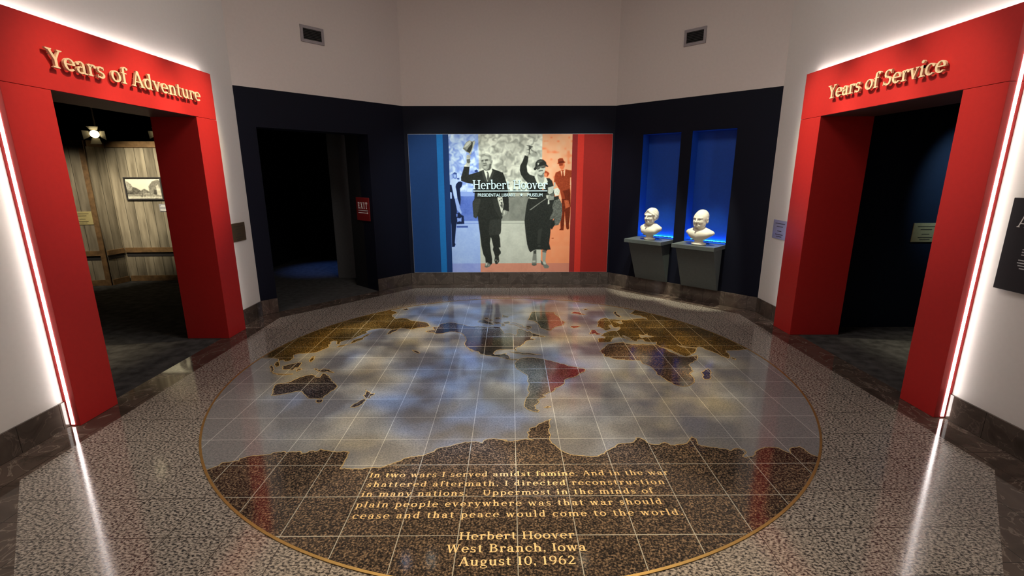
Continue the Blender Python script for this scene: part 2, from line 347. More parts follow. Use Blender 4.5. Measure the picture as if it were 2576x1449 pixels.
# ------------------------------------------------------------------ room shell
LA, LB, BC, BD, RE, RF = (-3.28,-1.86), (-3.28,1.725), (-1.667,3.51), (1.655,3.51), (3.31,1.83), (3.31,-1.80)
RG, RH, LH, LG = (1.7,-3.5), (1.7,-7.0), (-1.7,-7.0), (-1.7,-3.5)
H = 5.0; PAINT = 2.835
def frame(A, B):
    d = Vector((B[0]-A[0], B[1]-A[1])); L = d.length
    m = Matrix.Rotation(math.atan2(d.y, d.x), 4, 'Z'); m.translation = (A[0], A[1], 0)
    return m, L
def wall(name, A, B, mats, zsplit=None, holes=(), h=H, t=.3, z0=0, pocket=None):
    m, L = frame(A, B)
    us = sorted({0, L, *[q for hh in holes for q in hh[:2]]}); zs = sorted({z0, h, *([zsplit] if zsplit else []), *[q for hh in holes for q in hh[2:4]]})
    def solid(i, j):
        if not (0 <= i < len(us)-1 and 0 <= j < len(zs)-1): return False
        cu, cz = (us[i]+us[i+1])/2, (zs[j]+zs[j+1])/2
        return not any(a < cu < b and c < cz < d for a, b, c, d in holes)
    b = MB()
    for i in range(len(us)-1):
        for j in range(len(zs)-1):
            if not solid(i, j): continue
            u0, u1, a0, a1 = us[i], us[i+1], zs[j], zs[j+1]
            k = 1 if (zsplit and a0 >= zsplit-1e-6) else 0
            b.add([(u0,0,a0),(u1,0,a0),(u1,0,a1),(u0,0,a1)], [(0,1,2,3)], k)
            b.add([(u0,t,a0),(u1,t,a0),(u1,t,a1),(u0,t,a1)], [(3,2,1,0)], k)
            if not solid(i-1, j): b.add([(u0,0,a0),(u0,t,a0),(u0,t,a1),(u0,0,a1)], [(3,2,1,0)], k)
            if not solid(i+1, j): b.add([(u1,0,a0),(u1,t,a0),(u1,t,a1),(u1,0,a1)], [(0,1,2,3)], k)
            if not solid(i, j-1): b.add([(u0,0,a0),(u1,0,a0),(u1,t,a0),(u0,t,a0)], [(3,2,1,0)], k)
            if not solid(i, j+1): b.add([(u0,0,a1),(u1,0,a1),(u1,t,a1),(u0,t,a1)], [(0,1,2,3)], k)
    return struct(b.build(name, mats, mw=m))

PL = dict(y0=-1.10, y1=1.158, o0=-.755, o1=.815)      # left portal, along y
PR = dict(y0=-1.035, y1=1.215, o0=-.712, o1=.868)     # right portal
PH, OH = 2.85, 2.382
for nm_, a_, c_, z_ in (('wall_left', LA, (LA[0], PL['y0']), 0), ('wall_left_beyond', (LA[0], PL['y1']), LB, 0), ('wall_left_above', (LA[0], PL['y0']), (LA[0], PL['y1']), PH)):
    wall(nm_, a_, c_, [MAT['white']], t=.34, z0=z_)
for nm_, a_, c_, z_ in (('wall_right_beyond', RE, (RE[0], PR['y1']), 0), ('wall_right', (RE[0], PR['y0']), RF, 0), ('wall_right_above', (RE[0], PR['y1']), (RE[0], PR['y0']), PH)):
    wall(nm_, a_, c_, [MAT['white']], t=.40, z0=z_)
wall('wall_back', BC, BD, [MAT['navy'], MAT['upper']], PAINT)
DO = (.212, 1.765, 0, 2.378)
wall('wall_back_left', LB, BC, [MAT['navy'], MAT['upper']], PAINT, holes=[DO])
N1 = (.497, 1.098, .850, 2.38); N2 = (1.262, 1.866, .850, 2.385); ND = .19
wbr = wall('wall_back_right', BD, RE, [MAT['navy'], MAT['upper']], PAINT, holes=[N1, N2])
wall('wall_rear_right', RF, RG, [MAT['white']]); wall('wall_rear_left', LG, LA, [MAT['white']])
wall('wall_hall_right', RG, RH, [MAT['white']]); wall('wall_hall_left', LH, LG, [MAT['white']]); wall('wall_hall_end', RH, LH, [MAT['white']])
mBR, _ = frame(BD, RE)
for nn in (N1, N2):       # blue lined recesses behind the busts
    b = MB(); u0, u1, z0, z1 = nn
    b.add([(u0,ND,z0),(u1,ND,z0),(u1,ND,z1),(u0,ND,z1)], [(0,1,2,3)])
    b.add([(u0,0.002,z0),(u0,ND,z0),(u0,ND,z1),(u0,0.002,z1)], [(0,1,2,3)]); b.add([(u1,0.002,z0),(u1,ND,z0),(u1,ND,z1),(u1,0.002,z1)], [(3,2,1,0)])
    b.add([(u0,0.002,z0),(u1,0.002,z0),(u1,ND,z0),(u0,ND,z0)], [(0,1,2,3)]); b.add([(u0,0.002,z1),(u1,0.002,z1),(u1,ND,z1),(u0,ND,z1)], [(3,2,1,0)])
    for f in range(len(b.v)):
        x, y, z = b.v[f]; b.v[f] = (x+(.002 if x == u0 else -.002), y, z+(.002 if z == z0 else -.002))
    o = b.build('trim_1' if nn is N1 else 'trim_2', MAT['niche'], mw=mBR); struct(o)

def ngon(name, pts, z, mat_, hole=None, depth=.06):
    b = MB()
    if hole is None: b.slab(pts, z-depth, z)
    else:
        n = len(pts)
        for i in range(n):
            j = (i+1) % n
            b.slab([pts[i], pts[j], hole[j], hole[i]], z-depth, z)
    return struct(b.build(name, mat_))
def inset(pts, d):
    out = []; n = len(pts)
    for i in range(n):
        a, p, c = Vector(pts[i-1]), Vector(pts[i]), Vector(pts[(i+1) % n])
        d1 = (p-a).normalized(); d2 = (c-p).normalized(); n1 = Vector((d1.y, -d1.x)); n2 = Vector((d2.y, -d2.x))
        k = (n1+n2)/(1+n1.dot(n2)); out.append(tuple(p+k*d))
    return out
OCT = [LA, LB, BC, BD, RE, RF, RG, LG]
IN = inset(OCT, .285)
ngon('floor', IN, 0, MAT['granite'])
ngon('floor_border', OCT, 0, MAT['border'], IN)
ngon('floor_hall', [LG, RG, RH, LH], 0, MAT['border'])
ngon('floor_left', [(-3.2805,-2.6),(-3.2805,1.72),(-3.499,1.99),(-4.80,3.999),(-4.80,5.0),(-9,5.0),(-9,-2.6)], 0, MAT['carpet'])
ngon('floor_right', [(3.3105,-2.6),(7.5,-2.6),(7.5,2.2),(3.3105,1.6)], 0, MAT['carpet'])
ngon('floor_passage', [(-3.279,1.726),(-1.668,3.511),(-1.668,6.6),(-4.799,6.6),(-4.799,4.0),(-3.50,2.0)], 0, MAT['carpetg'])
b = MB(); b.box(-3.9, 3.9, -7.3, 3.95, H, H+.1); struct(b.build('ceiling', MAT['upper']))

def baseboard(name, A, B, spans, mat_=None, h=.195, t=.016):
    m, L = frame(A, B); b = MB()
    for u0, u1 in spans: b.box(u0 if u0 is not None else 0, u1 if u1 is not None else L, -t, -.0005, .001, h)
    return struct(b.build(name, mat_ or MAT['base'], mw=m, bevel=.002))
baseboard('baseboard_back', BC, BD, [(.012, 3.31)])
baseboard('baseboard_back_left', LB, BC, [(.005, DO[0]), (DO[1], 2.40)])
baseboard('baseboard_back_right', BD, RE, [(.005, 2.355)])
baseboard('baseboard_left', LA, LB, [(.005, PL['y0']-LA[1]-.002), (PL['y1']-LA[1]+.002, LB[1]-LA[1]-.01)])
baseboard('baseboard_right', RE, RF, [(.01, RE[1]-PR['y1']-.002), (RE[1]-PR['y0']+.002, RE[1]-RF[1]-.01)])
baseboard('baseboard_rear_left', LG, LA, [(.01, 2.2)]); baseboard('baseboard_rear_right', RF, RG, [(.01, 2.3)])

# ------------------------------------------------------------------ lettering: a drawn serif alphabet (em units)
S_, TH, HS = .105, .05, .036
def _arc(cx, cy, rx, ry, a0, a1, tx, ty, n=14):
    q = []
    for i in range(n):
        t0 = math.radians(a0+(a1-a0)*i/n); t1 = math.radians(a0+(a1-a0)*(i+1)/n)
        q.append([(cx+rx*math.cos(t0), cy+ry*math.sin(t0)), (cx+rx*math.cos(t1), cy+ry*math.sin(t1)), (cx+(rx-tx)*math.cos(t1), cy+(ry-ty)*math.sin(t1)), (cx+(rx-tx)*math.cos(t0), cy+(ry-ty)*math.sin(t0))])
    return q
def _r(x0, y0, x1, y1): return [[(x0,y0),(x1,y0),(x1,y1),(x0,y1)]]
def _foot(cx, half=.105, y=0, w=S_): return [[(cx-half,y),(cx+half,y),(cx+half-.008,y+HS),(cx+w/2,y+HS+.03),(cx-w/2,y+HS+.03),(cx-half+.008,y+HS)]]
def _head(cx, half=.105, y=.68, w=S_): return [[(cx-half,y),(cx-half+.008,y-HS),(cx-w/2,y-HS-.03),(cx+w/2,y-HS-.03),(cx+half-.008,y-HS),(cx+half,y)]]
def _flag(cx, y, w=S_): return [[(cx+w/2,y),(cx+w/2,y-.12),(cx-w/2,y-.10),(cx-w/2-.055,y-.055),(cx-w/2-.055,y-.03)]]
def _stem(cx, y0, y1, w=S_): return _r(cx-w/2, y0, cx+w/2, y1)
def _dg(x0, y0, x1, y1, w): return [[(x0-w/2,y0),(x0+w/2,y0),(x1+w/2,y1),(x1-w/2,y1)]]
def _dot(cx, cy, r=.062, n=14): return [[(cx+r*math.cos(2*PI*i/n), cy+r*math.sin(2*PI*i/n)) for i in range(n)]]
X = .47; C_ = .68; A_ = .73; D_ = -.21
def glyph(c):
    g = []
    if c == 'o': return _arc(.25,X/2,.235,X/2+.01,0,360,.105,.05,28), .50
    if c == 'e': return _arc(.245,X/2,.225,X/2+.01,0,318,.105,.05,24)+_r(.10,X/2-.005,.465,X/2+.038), .48
    if c == 'c': return _arc(.245,X/2,.225,X/2+.01,48,318,.105,.05,22)+_dot(.385,.375,.056), .45
    if c == 'a': return _arc(.215,.325,.165,.155,0,150,.10,.05,10)+_stem(.33,.07,.33)+_arc(.20,.135,.17,.145,60,330,.10,.045,18)+[[(.278,.07),(.383,.07),(.40,.045),(.455,.05),(.455,.015),(.39,-.01),(.32,.0)]]+_dot(.095,.365,.055), .47
    if c == 's': return _arc(.20,.345,.155,.135,30,270,.085,.055,14)+_arc(.20,.125,.165,.135,-150,90,.09,.055,14)+[[(.19,.21),(.25,.255),(.215,.285),(.12,.24)]]+[[(.31,.47),(.345,.47),(.345,.34),(.315,.34)]]+[[(.035,0),(.065,0),(.075,.13),(.04,.13)]], .40
    if c in 'nmhu':
        if c == 'u': return _stem(.13,.14,X)+_flag(.13,X)+_arc(.265,.17,.187,.18,180,330,.105,.055,12)+_stem(.40,.05,X)+_flag(.40,X)+[[(.348,.09),(.453,.09),(.453,HS),(.505,HS),(.505,0),(.40,-.01)]], .54
        top = A_ if c == 'h' else X
        g = _stem(.13,0,top)+_flag(.13,top)+_foot(.13)
        g += _arc(.275,.29,.18,.19,0,152,.105,.06,12)+_stem(.4025,0,.295)+_foot(.4025)
        if c == 'm': g += _arc(.5475,.29,.18,.19,0,152,.105,.06,12)+_stem(.675,0,.295)+_foot(.675); return g, .80
        return g, .54
    if c == 'r': return _stem(.13,0,X)+_flag(.13,X)+_foot(.13)+_arc(.27,.29,.17,.19,50,150,.10,.07,8)+_dot(.345,.395,.062), .40
    if c == 'i': return _stem(.13,0,X)+_flag(.13,X)+_foot(.13)+_dot(.125,.62,.066), .27
    if c == 'l': return _stem(.13,0,A_)+_flag(.13,A_)+_foot(.13), .27
    if c == 'd': return _arc(.235,X/2,.215,X/2+.01,40,320,.105,.05,22)+_stem(.37,.04,A_)+_flag(.37,A_)+[[(.318,.08),(.423,.08),(.423,HS),(.475,HS),(.475,0),(.36,-.01)]], .51
    if c == 'b': return _stem(.12,.0,A_)+_flag(.12,A_)+_arc(.265,X/2,.215,X/2+.01,-140,140,.105,.05,22), .50
    if c == 'p': return _stem(.13,D_,X)+_flag(.13,X)+_foot(.13,y=D_)+_arc(.275,X/2,.215,X/2+.01,-140,140,.105,.05,22), .51
    if c == 'g': return _arc(.22,.305,.175,.17,0,360,.095,.045,24)+_arc(.235,-.10,.205,.12,0,360,.055,.045,24)+[[(.10,.15),(.15,.17),(.14,.09),(.33,.06),(.36,-.02),(.10,.02),(.07,.07)]]+[[(.33,.40),(.44,.47),(.46,.43),(.36,.35)]], .47
    if c == 'f': return _stem(.15,0,.60)+_foot(.15)+_arc(.255,.59,.158,.145,40,180,.105,.05,10)+_r(.03,X-HS,.31,X)+_dot(.335,.655,.056), .32
    if c == 't': return _stem(.15,.10,.60)+_arc(.255,.11,.158,.12,180,300,.105,.05,10)+_r(.03,X-HS,.31,X)+[[(.09,X),(.2,X),(.2,.61)]], .34
    if c == 'v': return _dg(.245,0,.09,X,S_)+_dg(.245,0,.385,X,TH)+_head(.09,.1,X)+_head(.385,.085,X,TH)+[[(.19,0),(.30,0),(.245,-.01)]], .48
    if c == 'y': return _dg(.255,.02,.09,X,S_)+_dg(.17,D_+.03,.395,X,TH)+_head(.09,.1,X)+_head(.395,.085,X,TH)+_dot(.135,D_+.055,.056), .48
    if c == 'w': return _dg(.215,0,.09,X,S_)+_dg(.215,0,.345,X,TH)+_dg(.475,0,.345,X,S_)+_dg(.475,0,.60,X,TH)+_head(.09,.1,X)+_head(.60,.085,X,TH)+_head(.345,.08,X), .69
    if c == 'Y': return _dg(.30,.30,.10,C_,S_)+_dg(.31,.30,.50,C_,TH+.02)+_stem(.305,0,.32)+_foot(.305,.13)+_head(.10,.12,C_)+_head(.50,.10,C_,TH), .58
    if c == 'A': return _dg(.08,0,.30,C_+.02,TH+.01)+_dg(.52,0,.31,C_+.02,S_+.015)+_r(.16,.20,.46,.245)+_foot(.08,.09,0,TH)+_foot(.52,.12), .62
    if c == 'S': return _arc(.25,.50,.20,.19,35,270,.10,.055,16)+_arc(.25,.185,.21,.195,-150,90,.105,.055,16)+[[(.24,.31),(.33,.37),(.27,.40),(.14,.35)]]+[[(.40,.68),(.435,.68),(.435,.49),(.40,.49)]]+[[(.035,0),(.07,0),(.085,.19),(.045,.19)]], .50
    if c == 'H': return _stem(.13,0,C_)+_stem(.56,0,C_)+_r(.13,.325,.56,.372)+_foot(.13,.12)+_head(.13,.12)+_foot(.56,.12)+_head(.56,.12), .69
    if c == 'I': return _stem(.14,0,C_)+_foot(.14,.12)+_head(.14,.12), .28
    if c == 'U': return _stem(.14,.18,C_)+_arc(.325,.20,.235,.21,180,360,.105,.06,18)+_stem(.535,.18,C_,.06)+_head(.14,.12)+_head(.535,.10,C_,.06), .66
    if c == 'W': return _dg(.27,0,.11,C_,S_)+_dg(.27,0,.43,C_,TH)+_dg(.60,0,.43,C_,S_)+_dg(.60,0,.76,C_,TH)+_head(.11,.12)+_head(.76,.10,C_,TH)+_head(.43,.1), .86
    if c == 'B': return _stem(.14,0,C_)+_foot(.12,.10)+_head(.12,.10)+_r(.14,0,.30,.045)+_r(.14,.33,.29,.375)+_r(.14,.635,.28,.68)+_arc(.28,.51,.20,.17,-90,90,.10,.045,12)+_arc(.30,.19,.23,.19,-90,90,.11,.045,12), .58
    if c == 'E': return _stem(.14,0,C_)+_foot(.13,.11)+_head(.13,.11)+_r(.14,0,.46,.05)+_r(.14,.32,.38,.365)+_r(.14,.63,.45,.68)+_r(.42,0,.47,.17)+_r(.41,.51,.455,.68)+_r(.35,.26,.385,.43), .52
    if c == 'X': return _dg(.12,C_,.48,0,S_+.02)+_dg(.10,0,.48,C_,TH+.02)+_foot(.10,.1)+_foot(.48,.12)+_head(.12,.12)+_head(.47,.1), .59
    if c == 'T': return _stem(.29,0,C_)+_foot(.29,.13)+_r(.04,.63,.54,.68)+_r(.04,.50,.085,.68)+_r(.495,.50,.54,.68), .58
    if c == '1': return _stem(.17,0,C_)+_foot(.17,.11)+_flag(.17,C_), .36
    if c == '0': return _arc(.25,.34,.225,.35,0,360,.095,.05,28), .51
    if c == '6': return _arc(.25,.215,.22,.225,0,360,.10,.05,26)+_arc(.36,.25,.33,.44,98,180,.10,.05,14), .51
    if c == '9': return [[(.50-x, .68-y) for x, y in p] for p in glyph('6')[0]], .51
    if c == '2': return _arc(.24,.475,.195,.21,-20,165,.10,.05,14)+[[(.32,.40),(.425,.405),(.14,.07),(.03,.0),(.03,.04)]]+_r(.03,0,.44,.075)+_r(.405,0,.445,.16), .49
    if c == '.': return _dot(.09,.055,.06), .19
    if c == ',': return _dot(.09,.055,.06)+[[(.06,.02),(.145,.03),(.10,-.10),(.055,-.13),(.085,-.05)]], .19
    return [], .26
def layout(text, width, cap, track=None):
    """glyph outlines fitted to a width: list of (char, [polygons in metres])"""
    k = cap/C_; adv = [glyph(c)[1]*k for c in text]; nat = sum(adv)
    sx = min(1.18, max(.86, width/nat)) if track is None else track
    tr = (width-nat*sx)/max(1, len(text)-1)
    out = []; x = 0
    for c, a in zip(text, adv):
        out.append((c, [[(x+px*k*sx, py*k) for px, py in p] for p in glyph(c)[0]])); x += a*sx+tr
    return out
def put(b, polys, O, D, U, N, d0, d1, m=0):
    """polygons in the plane (D, U) at O, from d0 to d1 along the normal N"""
    O, D, U, N = Vector(O), Vector(D), Vector(U), Vector(N)
    for kk, p in enumerate(polys):
        n = len(p); a = sum(p[i][0]*p[(i+1)%n][1]-p[(i+1)%n][0]*p[i][1] for i in range(n))
        if a < 0: p = p[::-1]
        tri = tessellate_polygon([[Vector((x, y, 0)) for x, y in p]])
        e1 = d1+min(.00016, (d1-d0)*.03)*(kk % 9)
        vs = [O+D*x+U*y+N*d0 for x, y in p]+[O+D*x+U*y+N*e1 for x, y in p]
        fs = []
        for t in tri:
            t = list(t); (ax, ay), (bx, by), (cx, cy) = (p[k] for k in t)
            if (bx-ax)*(cy-ay)-(by-ay)*(cx-ax) < 0: t = t[::-1]
            fs.append(tuple(k+n for k in t)); fs.append(tuple(t[::-1]))
        fs += [(i, (i+1)%n, (i+1)%n+n, i+n) for i in range(n)]
        if D.cross(U).dot(N) < 0: fs = [f[::-1] for f in fs]
        b.add(vs, fs, m)

# ------------------------------------------------------------------ red portals
def portal(side, P, xw, face, text, t0, t1, base, jd, label):
    s = -1 if side == 'left' else 1
    root = thing('portal', label, 'doorway surround', (s*xw, (P['y0']+P['y1'])/2, 0))
    inv = root.matrix_basis.inverted()
    def part(name, b, mats, parent=root, bevel=0):
        b.v = [tuple(inv @ Vector(v)) for v in b.v] if parent is root else b.v
        return b.build(name, mats, parent, bevel)
    def X2(w): return s*(xw-w)
    def bx(b, w0, w1, y0, y1, z0, z1, m=0):
        xs = sorted((X2(w0), X2(w1))); b.box(xs[0], xs[1], y0, y1, z0, z1, m)
    f = xw-face
    for a, c in ((P['y0'], P['o0']), (P['o1'], P['y1'])):
        b = MB(); bx(b, -jd, f, a+.001, c, .001, OH-.002); part('pillar', b, MAT['red'], bevel=.002)
    b = MB(); bx(b, -jd, f, P['y0']+.001, P['y1']-.001, OH+.001, PH-.002); part('lintel', b, MAT['red'], bevel=.002)
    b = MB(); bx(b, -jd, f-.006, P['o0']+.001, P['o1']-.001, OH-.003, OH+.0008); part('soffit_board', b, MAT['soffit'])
    # light strips on the outer edges, on both sides and along the top
    for y, d in ((P['y0'], -1), (P['y1'], 1)):
        b = MB(); ys = sorted((y+d*-.0005, y+d*.0012)); bx(b, .026, .049, ys[0], ys[1], .012, PH-.01); part('light_strip', b, MAT['led'])
    b = MB(); bx(b, .026, .049, P['y0']+.02, P['y1']-.02, PH-.0015, PH); part('light_strip', b, MAT['led'])
    D = Vector((0, 1, 0)) if s < 0 else Vector((0, -1, 0)); N = Vector((-s, 0, 0))
    for c, polys in layout(text, abs(t1-t0), .122):
        if not polys: continue
        b = MB(); put(b, polys, (s*face, t0, base), D, (0,0,1), N, .014, .032); o = part('letter', b, MAT['cream'])
        for q in (polys[0], polys[-1]):      # stand-off pins
            cx = sum(p[0] for p in q)/len(q); cz = sum(p[1] for p in q)/len(q)
            pb = MB(); a0 = Vector((s*face, t0, base))+D*cx+Vector((0,0,1))*cz; pb.tube(a0+N*.0005, a0+N*.0145, .004, 8)
            pb.v = [tuple(inv @ Vector(v)) for v in pb.v]; pb.build('stand_off_pin', MAT['lampmetal'], o)
    return root
portal('left', PL, 3.28, 3.19, 'Years of Adventure', -.765, .885, 2.533, .38, 'red portal lettered Years of Adventure with white light strip edges')
portal('right', PR, 3.31, 3.21, 'Years of Service', .755, -.565, 2.53, .46, 'red portal lettered Years of Service with white light strip edges')

